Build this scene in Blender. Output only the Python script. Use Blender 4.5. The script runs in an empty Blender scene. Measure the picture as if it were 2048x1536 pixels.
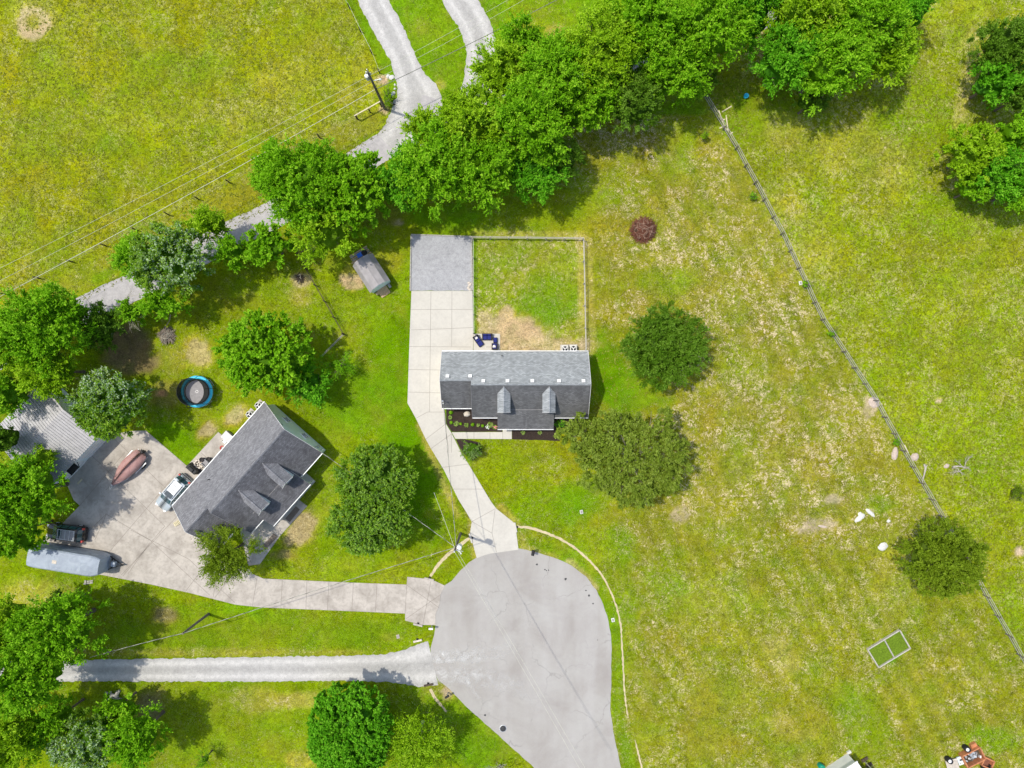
import bpy, bmesh, math, random
import numpy as np
from mathutils import Vector, Matrix
from mathutils.geometry import tessellate_polygon

R = math.radians
scene = bpy.context.scene
COL = scene.collection
CAMH = 80.0      # camera height in metres
PPM = 17.0       # photograph pixels per metre on the ground

# ------------------------------------------------------------------ camera
cam_d = bpy.data.cameras.new("camera")
cam = bpy.data.objects.new("camera", cam_d); COL.objects.link(cam)
cam.location = (0, 0, CAMH); cam.rotation_euler = (0, 0, 0)
cam_d.sensor_width = 36.0
cam_d.lens = 36.0 * (PPM * CAMH) / 2048.0
cam_d.clip_start = 0.5; cam_d.clip_end = 3000
scene.camera = cam

# ------------------------------------------------------------------ light
SUN_EL, SUN_AZ_VEC = R(66), (-0.945, 0.327)
world = bpy.data.worlds.new("World"); scene.world = world
world.use_nodes = True
wn = world.node_tree.nodes; wl = world.node_tree.links
bg = wn.get("Background") or wn.new("ShaderNodeBackground")
sky = wn.new("ShaderNodeTexSky"); sky.sky_type = 'NISHITA'; sky.sun_disc = False
sky.sun_elevation = SUN_EL
sky.sun_rotation = math.atan2(SUN_AZ_VEC[0], SUN_AZ_VEC[1])
sky.air_density = 1.0; sky.dust_density = 2.0; sky.ozone_density = 1.0
wl.new(sky.outputs[0], bg.inputs[0]); bg.inputs[1].default_value = 0.15
sun_d = bpy.data.lights.new("sun", 'SUN'); sun_d.energy = 2.65; sun_d.angle = R(1.2)
sun_d.color = (1.0, 0.95, 0.85)
sun = bpy.data.objects.new("sun", sun_d); COL.objects.link(sun)
sv = Vector((SUN_AZ_VEC[0]*math.cos(SUN_EL), SUN_AZ_VEC[1]*math.cos(SUN_EL), math.sin(SUN_EL)))
sun.rotation_euler = sv.to_track_quat('Z', 'Y').to_euler()
scene.view_settings.view_transform = 'Standard'
try: scene.view_settings.look = 'None'
except Exception: pass
scene.view_settings.exposure = 0.42; scene.view_settings.gamma = 1.0

# ------------------------------------------------------------------ helpers
def W(px, py, z=0.0):
    k = (CAMH - z) / CAMH / PPM
    return Vector(((px - 1024) * k, (768 - py) * k, z))
def W2(px, py, z=0.0):
    v = W(px, py, z); return (v.x, v.y)

class MB:
    """collects shapes and links them as one mesh object"""
    def __init__(s): s.v = []; s.f = []; s.m = []; s.sm = []
    def add(s, vs, fs, mi=0, smooth=False):
        o = len(s.v); s.v += [tuple(p) for p in vs]
        for f in fs: s.f.append(tuple(i + o for i in f)); s.m.append(mi); s.sm.append(smooth)
    def box(s, c, size, rz=0.0, mi=0, top=1.0, rot=None):
        hx, hy, hz = size[0]/2, size[1]/2, size[2]/2
        M = rot if rot is not None else Matrix.Rotation(rz, 3, 'Z')
        vs = []
        for z, t in ((-hz, 1.0), (hz, top)):
            for x, y in ((-hx, -hy), (hx, -hy), (hx, hy), (-hx, hy)):
                vs.append(Vector(c) + M @ Vector((x*t, y*t, z)))
        s.add(vs, [(3,2,1,0),(4,5,6,7),(0,1,5,4),(1,2,6,5),(2,3,7,6),(3,0,4,7)], mi)
    def part(s, vs, fs, mi=0, smooth=False):
        """only the vertices the faces use"""
        u = sorted({i for f in fs for i in f}); mp = {k: j for j, k in enumerate(u)}
        s.add([vs[i] for i in u], [tuple(mp[i] for i in f) for f in fs], mi, smooth)
    def bar(s, a, b, w, h, mi=0):
        a = Vector(a); b = Vector(b); d = b - a; L = d.length
        if L < 1e-6: return
        q = d.to_track_quat('X', 'Z').to_matrix()
        s.box((a+b)/2, (L, w, h), mi=mi, rot=q)
    def cyl(s, a, b, r0, r1=None, n=8, mi=0, caps=True, smooth=True):
        r1 = r0 if r1 is None else r1
        a = Vector(a); b = Vector(b); d = b - a
        q = d.to_track_quat('Z', 'Y').to_matrix()
        vs = []
        for p, r in ((a, r0), (b, r1)):
            for i in range(n):
                t = 2*math.pi*i/n; vs.append(p + q @ Vector((r*math.cos(t), r*math.sin(t), 0)))
        s.add(vs, [(i, (i+1) % n, n+(i+1) % n, n+i) for i in range(n)], mi, smooth)
        if caps:
            s.add(vs[:n], [tuple(reversed(range(n)))], mi); s.add(vs[n:], [tuple(range(n))], mi)
    def tube(s, pts, r, n=6, mi=0):
        for i in range(len(pts)-1):
            ra = r[i] if isinstance(r, (list, tuple)) else r
            rb = r[i+1] if isinstance(r, (list, tuple)) else r
            s.cyl(pts[i], pts[i+1], ra, rb, n, mi, caps=(i in (0, len(pts)-2)))
    def lathe(s, c, prof, n=20, mi=0, smooth=True):
        c = Vector(c); vs = []
        for r, z in prof:
            for i in range(n):
                t = 2*math.pi*i/n; vs.append(c + Vector((r*math.cos(t), r*math.sin(t), z)))
        fs = []
        for k in range(len(prof)-1):
            for i in range(n): fs.append((k*n+i, k*n+(i+1) % n, (k+1)*n+(i+1) % n, (k+1)*n+i))
        s.add(vs, fs, mi, smooth)
    def prism(s, poly, z0, z1, mi=0, side_mi=None):
        """poly: list of (x, y); extruded z0..z1"""
        n = len(poly)
        ar = sum(poly[i][0]*poly[(i+1) % n][1]-poly[(i+1) % n][0]*poly[i][1] for i in range(n))
        if ar < 0: poly = poly[::-1]
        tris = tessellate_polygon([[Vector((p[0], p[1], 0)) for p in poly]])
        top = [(p[0], p[1], z1) for p in poly]; bot = [(p[0], p[1], z0) for p in poly]
        tf = []
        for t in tris:
            a, b, c = [Vector(top[i]) for i in t]
            tf.append(tuple(t) if (b-a).cross(c-a).z > 0 else tuple(reversed(t)))
        s.add(top, tf, mi)
        s.add(bot + top, [(i, (i+1) % n, n+(i+1) % n, n+i) for i in range(n)], mi if side_mi is None else side_mi)
    def slab(s, poly, th, mi=0, side_mi=None):
        """3D planar polygon given counter-clockwise seen from above; thickened downward along its normal"""
        P = [Vector(p) for p in poly]
        nrm = Vector((0, 0, 0)); n = len(P)
        for i in range(n): nrm += P[i].cross(P[(i+1) % n])
        nrm.normalize()
        if nrm.z < 0: P = P[::-1]; nrm = -nrm
        B = [p - nrm*th for p in P]
        q = nrm.rotation_difference(Vector((0, 0, 1)))
        tris = tessellate_polygon([[q @ p for p in P]])
        tf = []
        for t in tris:
            a, b, c = [P[i] for i in t]
            tf.append(tuple(t) if (b-a).cross(c-a).dot(nrm) > 0 else tuple(reversed(t)))
        s.add(P, tf, mi); s.add(B, [tuple(reversed(t)) for t in tf], mi if side_mi is None else side_mi)
        s.add(B + P, [(i, (i+1) % n, n+(i+1) % n, n+i) for i in range(n)], mi if side_mi is None else side_mi)
    def build(s, name, mats, parent=None, loc=None, rz=0.0):
        me = bpy.data.meshes.new(name)
        me.from_pydata(s.v, [], s.f)
        if not isinstance(mats, (list, tuple)): mats = [mats]
        for m in mats: me.materials.append(m)
        me.polygons.foreach_set('material_index', s.m)
        me.polygons.foreach_set('use_smooth', s.sm)
        me.update()
        o = bpy.data.objects.new(name, me); COL.objects.link(o)
        if parent is not None: o.parent = parent
        if loc is not None: o.location = loc
        if rz: o.rotation_euler = (0, 0, rz)
        return o

def thing(name, label, cat, loc=(0, 0, 0), rz=0.0, group=None):
    o = bpy.data.objects.new(name, None); COL.objects.link(o)
    o.location = loc; o.rotation_euler = (0, 0, rz); o.empty_display_size = 0.3
    o['label'] = label; o['category'] = cat
    if group: o['group'] = group
    return o
def tag(o, label, cat, group=None):
    o['label'] = label; o['category'] = cat
    if group: o['group'] = group
    return o
def struct(o): o['kind'] = 'structure'; return o
def dup(root, loc, rz, label):
    r = root.copy(); COL.objects.link(r); r.location = loc; r.rotation_euler = (0, 0, rz); r['label'] = label
    for ch in list(root.children):
        c = ch.copy(); COL.objects.link(c); c.parent = r
        for g in list(ch.children):
            d = g.copy(); COL.objects.link(d); d.parent = c
    return r

# ------------------------------------------------------------------ numpy value noise
_tab = np.random.default_rng(7).random((256, 256))
def vnoise(x, y, sc, seed=0):
    x = x*sc + seed*17.3; y = y*sc + seed*31.7
    xi = np.floor(x).astype(int); yi = np.floor(y).astype(int)
    fx = x-xi; fy = y-yi; fx = fx*fx*(3-2*fx); fy = fy*fy*(3-2*fy)
    a = _tab[xi & 255, yi & 255]; b = _tab[(xi+1) & 255, yi & 255]
    c = _tab[xi & 255, (yi+1) & 255]; d = _tab[(xi+1) & 255, (yi+1) & 255]
    return (a*(1-fx)+b*fx)*(1-fy)+(c*(1-fx)+d*fx)*fy
def fbm(x, y, sc, seed=0, octv=4):
    t = 0; amp = .5; tot = 0
    for i in range(octv):
        t = t + amp*vnoise(x, y, sc*(2**i), seed+i*3); tot += amp; amp *= .55
    return t/tot
def sstep(a, b, x):
    t = np.clip((x-a)/(b-a), 0, 1); return t*t*(3-2*t)

# ------------------------------------------------------------------ materials
class NT:
    def __init__(s, name):
        s.m = bpy.data.materials.new(name); s.m.use_nodes = True
        s.t = s.m.node_tree; s.N = s.t.nodes; s.L = s.t.links
        for n in list(s.N): s.N.remove(n)
        s.out = s.N.new("ShaderNodeOutputMaterial")
        s.b = s.N.new("ShaderNodeBsdfPrincipled")
        s.L.new(s.b.outputs[0], s.out.inputs['Surface'])
        s.tc = s.N.new("ShaderNodeTexCoord")
    def vec(s, kind='Object', scale=(1, 1, 1), loc=(0, 0, 0), rot=(0, 0, 0)):
        mp = s.N.new("ShaderNodeMapping"); mp.inputs['Scale'].default_value = scale
        mp.inputs['Location'].default_value = loc; mp.inputs['Rotation'].default_value = rot
        s.L.new(s.tc.outputs[kind], mp.inputs['Vector']); return mp.outputs[0]
    def noise(s, scale, detail=4, dist=0.0, rough=.55, vec=None):
        n = s.N.new("ShaderNodeTexNoise"); n.inputs['Scale'].default_value = scale
        n.inputs['Detail'].default_value = detail; n.inputs['Distortion'].default_value = dist
        n.inputs['Roughness'].default_value = rough
        s.L.new(vec if vec is not None else s.vec(), n.inputs['Vector']); return n.outputs['Fac']
    def ramp(s, fac, pts):
        r = s.N.new("ShaderNodeValToRGB"); e = r.color_ramp.elements
        while len(e) > 1: e.remove(e[-1])
        e[0].position = pts[0][0]; e[0].color = s.c4(pts[0][1])
        for p, c in pts[1:]:
            k = e.new(p); k.color = s.c4(c)
        s.L.new(fac, r.inputs[0]); return r.outputs[0]
    @staticmethod
    def c4(c):
        if isinstance(c, (int, float)): return (c, c, c, 1)
        return (c[0], c[1], c[2], 1)
    def mix(s, fac, a, b, mode='MIX'):
        n = s.N.new("ShaderNodeMix"); n.data_type = 'RGBA'; n.blend_type = mode
        if isinstance(fac, (int, float)): n.inputs[0].default_value = fac
        else: s.L.new(fac, n.inputs[0])
        for v, i in ((a, 6), (b, 7)):
            if isinstance(v, (tuple, list, int, float)): n.inputs[i].default_value = s.c4(v)
            else: s.L.new(v, n.inputs[i])
        return n.outputs[2]
    def math(s, op, a, b=0.0, clamp=False):
        n = s.N.new("ShaderNodeMath"); n.operation = op; n.use_clamp = clamp
        for v, i in ((a, 0), (b, 1)):
            if isinstance(v, (int, float)): n.inputs[i].default_value = v
            else: s.L.new(v, n.inputs[i])
        return n.outputs[0]
    def attr(s, name):
        n = s.N.new("ShaderNodeAttribute"); n.attribute_name = name; return n
    def bump(s, h, strength=.3, dist=.05):
        n = s.N.new("ShaderNodeBump"); n.inputs['Strength'].default_value = strength
        n.inputs['Distance'].default_value = dist; s.L.new(h, n.inputs['Height'])
        s.L.new(n.outputs[0], s.b.inputs['Normal'])
    def fin(s, col, rough=.85, spec=.3, metal=0.0):
        if isinstance(col, (tuple, list, int, float)): s.b.inputs['Base Color'].default_value = s.c4(col)
        else: s.L.new(col, s.b.inputs['Base Color'])
        s.b.inputs['Roughness'].default_value = rough
        s.b.inputs['Specular IOR Level'].default_value = spec
        s.b.inputs['Metallic'].default_value = metal
        return s.m

def plain(name, col, rough=.7, spec=.3, metal=0.0, var=.15, sc=3.0):
    t = NT(name); f = t.noise(sc, 5)
    dark = tuple(c*(1-var) for c in col); lite = tuple(min(1, c*(1+var)) for c in col)
    return t.fin(t.ramp(f, [(.3, dark), (.7, lite)]), rough, spec, metal)

def mat_ground():
    t = NT("grassland")
    base = t.attr('Col').outputs['Color']; par = t.attr('Par')
    sep = t.N.new("ShaderNodeSeparateColor"); t.L.new(par.outputs['Color'], sep.inputs[0])
    dens, straw_t, rough = sep.outputs[0], sep.outputs[1], sep.outputs[2]
    v = t.vec()
    # medium and fine variation
    n1 = t.noise(.9, 6, .6, .65, v); n2 = t.noise(2.7, 3, 1.6, .55, v); n3 = t.noise(9.0, 3, .8, .6, v)
    m1 = t.ramp(n1, [(.25, .72), (.5, 1.0), (.75, 1.28)])
    m2 = t.ramp(n2, [(.30, .42), (.5, 1.0), (.68, 1.5)])
    m3 = t.ramp(n3, [(.3, .66), (.5, 1.0), (.7, 1.34)])
    c = t.mix(1.0, base, m1, 'MULTIPLY')
    c2 = t.mix(1.0, c, m2, 'MULTIPLY'); c2 = t.mix(rough, c, c2)
    c3 = t.mix(1.0, c2, m3, 'MULTIPLY')
    # hue drift green/yellow
    hn = t.noise(.35, 4, .4, .6, t.vec(loc=(40, 13, 0)))
    c3 = t.mix(t.math('MULTIPLY', t.ramp(hn, [(.5, 0), (.75, 1)]), .30), c3, (.30, .25, .03))
    c3 = t.mix(t.math('MULTIPLY', t.ramp(hn, [(.28, 1), (.48, 0)]), .30), c3, (.11, .23, .005))
    # worm-like straw flecks: thin contour lines of distorted noise
    w = t.noise(1.5, 1.5, 2.2, .5, v)
    w2 = t.noise(2.3, 1.5, 2.0, .5, t.vec(loc=(9, 3, 0)))
    d1 = t.math('ABSOLUTE', t.math('SUBTRACT', w, .5)); d2 = t.math('ABSOLUTE', t.math('SUBTRACT', w2, .5))
    brk = t.noise(1.6, 3, .5, .6, t.vec(loc=(3, 77, 0)))
    th = t.math('MULTIPLY', t.math('MULTIPLY', dens, t.ramp(brk, [(.40, 0), (.60, 1)])), .040)
    fa = t.math('SUBTRACT', 1.0, t.math('DIVIDE', d1, t.math('ADD', th, .0008)), True)
    fb = t.math('SUBTRACT', 1.0, t.math('DIVIDE', d2, t.math('ADD', t.math('MULTIPLY', th, .8), .0008)), True)
    fm = t.math('MULTIPLY', t.math('MAXIMUM', fa, fb), 1.7, True)
    straw = t.mix(straw_t, (.38, .385, .10), (.72, .57, .38))
    c4 = t.mix(t.math('MULTIPLY', fm, .85), c3, straw)
    # small dark tufts
    dk = t.noise(2.6, 3, 1.5, .6, t.vec(loc=(21, 5, 0)))
    dkm = t.ramp(dk, [(.66, 0), (.74, .55)])
    c4 = t.mix(t.math('MULTIPLY', dkm, rough), c4, (.075, .12, .01))
    h = t.math('ADD', t.math('MULTIPLY', n2, .6), t.math('ADD', t.math('MULTIPLY', n3, .35), t.math('MULTIPLY', fm, .25)))
    t.bump(h, .55, .12)
    return t.fin(c4, .95, 0.0)

def mat_leaf(name, ca, cb, cc=None, transl=.3, special=None):
    """leaf colour runs over 'Tint' (per leaf / per clump); special = (colour, axis) pale upper leaves"""
    t = NT(name); a = t.attr('Tint')
    sep = t.N.new("ShaderNodeSeparateColor"); t.L.new(a.outputs['Color'], sep.inputs[0])
    cc = cc or tuple(min(1, x*1.35) for x in cb)
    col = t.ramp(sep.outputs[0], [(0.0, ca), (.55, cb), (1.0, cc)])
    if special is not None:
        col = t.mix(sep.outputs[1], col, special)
    m = t.fin(col, .6, .12)
    tr = t.N.new("ShaderNodeBsdfTranslucent"); mx = t.N.new("ShaderNodeMixShader"); mx.inputs[0].default_value = transl
    tc = t.mix(1.0, col, (1.25, 1.15, .7), 'MULTIPLY'); t.L.new(tc, tr.inputs[0])
    t.L.new(t.b.outputs[0], mx.inputs[1]); t.L.new(tr.outputs[0], mx.inputs[2])
    t.L.new(mx.outputs[0], t.out.inputs['Surface'])
    return m

def mat_concrete(name, col, dirt, amt, sc=.35, rough=.85, spots=()):
    t = NT(name); v = t.vec()
    a = t.noise(sc, 6, .6, .62, v); b = t.noise(3.0, 5, .3, .6, v); f = t.noise(30, 3, 0, .6, v)
    c = t.mix(t.math('MULTIPLY', t.ramp(a, [(.42, 0), (.72, 1)]), amt), col, dirt)
    c = t.mix(t.math('MULTIPLY', t.ramp(b, [(.45, 0), (.8, 1)]), amt*.6), c, tuple(x*.8 for x in dirt))
    for px, py, r in spots:      # oil and mud stains of their own shape
        vd = t.N.new("ShaderNodeVectorMath"); vd.operation = 'DISTANCE'; t.L.new(v, vd.inputs[0]); vd.inputs[1].default_value = W(px, py)
        dd = t.math('ADD', t.math('DIVIDE', vd.outputs['Value'], r), t.math('MULTIPLY', b, 1.3))
        c = t.mix(t.math('MULTIPLY', t.ramp(dd, [(.85, 1), (1.5, 0)]), .5), c, dirt)
    c = t.mix(1.0, c, t.ramp(f, [(.3, .93), (.7, 1.06)]), 'MULTIPLY')
    t.bump(f, .15, .01)
    return t.fin(c, rough, .25)

def mat_gravel(name, col, lo=.62, hi=1.25, tint=None):
    t = NT(name); v = t.vec()
    f = t.noise(16, 4, .2, .7, v); g = t.noise(2.2, 5, .6, .65, v); k = t.noise(.5, 4, .4, .6, v)
    c = t.mix(1.0, col, t.ramp(f, [(.28, lo), (.5, 1.0), (.72, hi)]), 'MULTIPLY')
    c = t.mix(1.0, c, t.ramp(g, [(.3, .84), (.7, 1.12)]), 'MULTIPLY')
    c = t.mix(1.0, c, t.ramp(k, [(.3, .92), (.7, 1.06)]), 'MULTIPLY')
    if tint:
        at = t.attr('Col'); c = t.mix(1.0, c, at.outputs['Color'], 'MULTIPLY')
    t.bump(f, .5, .03)
    return t.fin(c, .95, .15)

def mat_shingle(name, col, stain, amt, rows=7.0, streak_x=1.6):
    t = NT(name); v = t.vec()
    # tabs: brick pattern in plan with rows along the ridge
    br = t.N.new("ShaderNodeTexBrick"); t.L.new(v, br.inputs['Vector'])
    br.inputs['Scale'].default_value = 1.0
    br.inputs['Brick Width'].default_value = .32; br.inputs['Row Height'].default_value = .125
    br.inputs['Mortar Size'].default_value = .012; br.inputs['Mortar Smooth'].default_value = .3
    br.inputs['Bias'].default_value = 0.0
    br.inputs['Color1'].default_value = t.c4(tuple(x*.78 for x in col))
    br.inputs['Color2'].default_value = t.c4(tuple(x*1.28 for x in col))
    br.inputs['Mortar'].default_value = t.c4(tuple(x*.45 for x in col))
    g = t.noise(22, 3, .2, .6, v); big = t.noise(.7, 5, .5, .6, v)
    c = t.mix(1.0, br.outputs['Color'], t.ramp(g, [(.3, .75), (.7, 1.25)]), 'MULTIPLY')
    c = t.mix(1.0, c, t.ramp(big, [(.3, .88), (.7, 1.12)]), 'MULTIPLY')
    # algae running down the slope
    s1 = t.noise(1.0, 5, .8, .6, t.vec(scale=(streak_x, .28, 1)))
    s2 = t.noise(.5, 3, .3, .5, t.vec(loc=(5, 9, 0)))
    sm = t.math('MULTIPLY', t.ramp(s1, [(.32, .35), (.62, 1)]), t.ramp(s2, [(.3, .55), (.6, 1)]))
    c = t.mix(t.math('MULTIPLY', sm, amt), c, stain)
    t.bump(g, .4, .02)
    return t.fin(c, .92, .2)

def mat_asphalt():
    t = NT("asphalt"); v = t.vec()
    f = t.noise(24, 3, 0, .6, v); g = t.noise(.22, 5, .5, .6, v); m = t.noise(1.4, 5, .5, .6, v)
    col = t.ramp(g, [(.3, (.305, .28, .252)), (.5, (.36, .34, .308)), (.72, (.40, .385, .352))])
    # turning-wheel arcs round the centre of the cul-de-sac
    c0 = W(1092, 1302)
    wv = t.N.new("ShaderNodeTexWave"); wv.wave_type = 'RINGS'; wv.rings_direction = 'Z'
    wv.inputs['Scale'].default_value = .42; wv.inputs['Distortion'].default_value = 3.0
    wv.inputs['Detail'].default_value = 3; wv.inputs['Detail Scale'].default_value = .6
    t.L.new(t.vec(loc=(-c0.x, -c0.y, 0)), wv.inputs['Vector'])
    rm = t.math('MULTIPLY', wv.outputs['Fac'], t.ramp(t.noise(.16, 3, 0, .5, v), [(.35, 0), (.65, 1)]))
    col = t.mix(t.math('MULTIPLY', rm, .14), col, (.30, .28, .275))
    # wheel-polished lanes heading for the exit
    ex = t.noise(1.0, 4, .25, .5, t.vec(scale=(.55, .055, 1), rot=(0, 0, R(-24))))
    col = t.mix(t.math('MULTIPLY', t.ramp(ex, [(.42, 0), (.66, 1)]), .26), col, (.47, .455, .432))
    col = t.mix(t.math('MULTIPLY', t.ramp(m, [(.5, 0), (.8, 1)]), .25), col, (.30, .27, .26))
    vo = t.N.new("ShaderNodeTexVoronoi"); vo.feature = 'DISTANCE_TO_EDGE'; vo.inputs['Scale'].default_value = .16
    wp = t.N.new("ShaderNodeVectorMath"); wp.operation = 'ADD'; t.L.new(v, wp.inputs[0])
    nz = t.N.new("ShaderNodeTexNoise"); nz.inputs['Scale'].default_value = .7; nz.inputs['Detail'].default_value = 4; t.L.new(v, nz.inputs['Vector'])
    ns = t.N.new("ShaderNodeVectorMath"); ns.operation = 'SCALE'; ns.inputs['Scale'].default_value = 2.2; t.L.new(nz.outputs['Color'], ns.inputs[0]); t.L.new(ns.outputs[0], wp.inputs[1])
    t.L.new(wp.outputs[0], vo.inputs['Vector'])
    ck = t.math('MULTIPLY', t.ramp(vo.outputs['Distance'], [(.004, 1), (.011, 0)]), t.ramp(g, [(.45, 0), (.6, 1)]))
    col = t.mix(t.math('MULTIPLY', ck, .35), col, (.17, .16, .15))
    col = t.mix(1.0, col, t.ramp(f, [(.3, .90), (.7, 1.09)]), 'MULTIPLY')
    t.bump(f, .2, .01)
    return t.fin(col, .9, .25)

def mat_siding(name, col, pitch=.11):
    t = NT(name)
    wv = t.N.new("ShaderNodeTexWave"); wv.wave_type = 'BANDS'; wv.bands_direction = 'Z'; wv.wave_profile = 'SAW'
    wv.inputs['Scale'].default_value = .314/pitch/2
    t.L.new(t.vec(), wv.inputs['Vector']); f = t.noise(1.5, 4)
    c = t.mix(1.0, col, t.ramp(f, [(.3, .92), (.7, 1.04)]), 'MULTIPLY')
    c = t.mix(1.0, c, t.ramp(wv.outputs['Fac'], [(0, .8), (.12, 1), (1, 1.0)]), 'MULTIPLY')
    t.bump(wv.outputs['Fac'], .4, .02)
    return t.fin(c, .6, .3)

def mat_metalroof(name, col):
    t = NT(name); v = t.vec()
    f = t.noise(1.1, 5, .5, .6, v); g = t.noise(9, 4, .2, .6, v)
    c = t.mix(1.0, col, t.ramp(f, [(.3, .82), (.7, 1.1)]), 'MULTIPLY')
    c = t.mix(1.0, c, t.ramp(g, [(.3, .9), (.7, 1.08)]), 'MULTIPLY')
    return t.fin(c, .5, .4, .25)

def mat_glass(name, col=(.03, .05, .06)):
    return plain(name, col, .06, .8, 0, .2, 2)

M = {}
def init_mats():
    M['ground'] = mat_ground()
    M['asphalt'] = mat_asphalt()
    M['lane'] = mat_gravel("lane_asphalt", (.42, .40, .39), .88, 1.1)
    M['concrete'] = mat_concrete("new_concrete", (.56, .53, .46), (.42, .395, .345), .45)
    M['concrete_old'] = mat_concrete("weathered_concrete", (.50, .455, .395), (.25, .22, .185), .75, .5, spots=((185, 985, 4.2), (150, 1040, 2.2), (215, 930, 3.0), (235, 965, 1.6), (280, 1110, 1.6)))
    M['joint'] = plain("joint", (.30, .27, .23), .95, .1)
    M['joint_dark'] = plain("dark_joint", (.24, .21, .18), .95, .1)
    M['gravel'] = mat_gravel("limestone_gravel", (.49, .475, .445), .62, 1.25, tint=True)
    M['gravel_pad'] = mat_gravel("grey_gravel", (.375, .375, .38), .6, 1.3)
    M['mulch'] = mat_gravel("dark_mulch", (.042, .030, .024), .35, 1.9)
    M['strip'] = mat_gravel("sparse_mulch", (.20, .165, .135), .6, 1.4)
    M['dirtpath'] = mat_gravel("worn_path", (.55, .46, .28), .75, 1.2)
    M['roof_back'] = mat_shingle("grey_shingles", (.33, .345, .345), (.22, .235, .24), .25)
    M['roof_front'] = mat_shingle("dark_streaked_shingles", (.165, .165, .165), (.065, .065, .065), .6)  # whole base darker than the back slope's, algae streaks laid over it
    M['roof2'] = mat_shingle("charcoal_shingles", (.24, .24, .248), (.09, .09, .10), .35)
    M['roof2f'] = mat_shingle("charcoal_shingles_streaked", (.185, .185, .195), (.05, .047, .05), .62)  # front slope: base set darker than the back, streaks on top
    M['white'] = plain("white_trim", (.80, .79, .76), .5, .4, 0, .05)
    M['siding_white'] = mat_siding("white_siding", (.74, .73, .70))
    M['siding_blue'] = mat_siding("pale_blue_siding", (.80, .87, .86))
    M['siding_shed'] = mat_siding("shed_siding", (.70, .80, .80))
    M['glass'] = mat_glass("window_glass")
    M['carglass'] = mat_glass("car_glass", (.035, .10, .12))
    M['black'] = plain("black_paint", (.012, .012, .014), .25, .6)
    M['blackplastic'] = plain("black_plastic", (.02, .02, .021), .6, .3)
    M['rubber'] = plain("rubber", (.02, .02, .02), .9, .2)
    M['silver'] = plain("silver_paint", (.55, .60, .62), .25, .6, .3, .04)
    M['carwhite'] = plain("white_roof_panel", (.75, .75, .73), .3, .5, 0, .03)
    M['chrome'] = plain("bright_metal", (.6, .6, .6), .3, .5, .8, .05)
    M['red'] = plain("red_lamp", (.5, .03, .02), .3, .5)
    M['galv'] = plain("galvanised_steel", (.55, .57, .58), .45, .5, .4, .1)
    M['wood_grey'] = plain("weathered_wood", (.38, .36, .31), .9, .15, 0, .3, 8)
    M['wood_pale'] = plain("pale_timber", (.62, .55, .36), .9, .15, 0, .2, 6)
    M['wood_white'] = plain("bleached_rail", (.46, .43, .36), .85, .2, 0, .25, 6)
    M['wood_new'] = plain("pine_boards", (.55, .40, .22), .85, .2, 0, .25, 6)
    M['wood_dark'] = plain("dark_timber", (.09, .07, .05), .9, .15, 0, .4, 6)
    M['pole'] = plain("creosote_pole", (.19, .165, .135), .9, .15, 0, .3, 6)
    M['bark'] = plain("bark", (.15, .12, .09), .95, .1, 0, .4, 9)
    M['bark_pale'] = plain("pale_bark", (.36, .33, .27), .95, .1, 0, .3, 9)
    M['navy'] = plain("navy_cushion", (.022, .03, .16), .85, .2, 0, .15, 6)
    M['wicker'] = plain("dark_wicker", (.045, .04, .04), .8, .2, 0, .4, 30)
    M['pillow'] = plain("white_pillow", (.72, .70, .68), .9, .1, 0, .1)
    M['tramp_blue'] = plain("turquoise_pad", (.03, .50, .70), .45, .4, 0, .15, 2)
    M['mat_grey'] = plain("grey_mat", (.30, .29, .29), .85, .2, 0, .12, 5)
    M['tarp_red'] = None; M['tarp_blue'] = None
    M['blue'] = plain("blue_plastic", (.01, .13, .62), .4, .5, 0, .1)
    M['green_pl'] = plain("green_plastic", (.0, .25, .16), .4, .5, 0, .1)
    M['orange'] = plain("orange_crate", (.47, .19, .085), .6, .3, 0, .25, 4)
    M['stone'] = plain("pale_stone", (.62, .55, .46), .9, .15, 0, .2, 4)
    M['stone_pink'] = plain("pinkish_limestone", (.50, .41, .34), .9, .15, 0, .2, 5)
    M['stone_white'] = plain("white_limestone", (.62, .61, .56), .9, .15, 0, .12, 5)
    M['metal_roof'] = mat_metalroof("grey_metal_roof", (.42, .41, .41))
    M['white_roof'] = mat_metalroof("white_metal_roof", (.74, .75, .76))
    M['shed_roof'] = plain("grey_shed_roof", (.33, .31, .305), .8, .2, 0, .18, 1.2)
    M['grass_green'] = plain("planter_soil", (.11, .22, .018), .95, .1, 0, .35, 4)
    M['grass_bed'] = mat_gravel("weedy_soil", (.12, .19, .012), .3, 1.9)
    M['wire'] = plain("aluminium_wire", (.62, .62, .50), .6, .3, 0, .1)
    M['cable'] = plain("sheathed_cable", (.20, .20, .17), .7, .3, 0, .4, 2)
    M['flower_pink'] = plain("pink_flowers", (.75, .30, .26), .8, .2, 0, .3, 20)
    M['brown_twig'] = plain("red_brown_twigs", (.20, .085, .055), .95, .1, 0, .45, 9)
    M['grey_twig'] = plain("grey_twigs", (.33, .27, .21), .95, .1, 0, .35, 9)
    M['tan_twig'] = plain("tan_twigs", (.33, .21, .15), .95, .1, 0, .3, 9)
    M['dead'] = plain("bleached_deadwood", (.42, .385, .31), .95, .1, 0, .2, 9)
    M['tar'] = plain("tar", (.05, .05, .05), .6, .3)
    def tarp(name, a, b, sc):
        t = NT(name); f = t.noise(.9, 4, 1.0, .6); g = t.noise(6, 4, .5, .6)
        c = t.ramp(f, [(.3, a), (.7, b)]); t.bump(f, .5, .2); return t.fin(c, .6, .35)
    M['tarp_red'] = tarp("faded_red_cover", (.36, .185, .165), (.47, .29, .26), 1)
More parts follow.
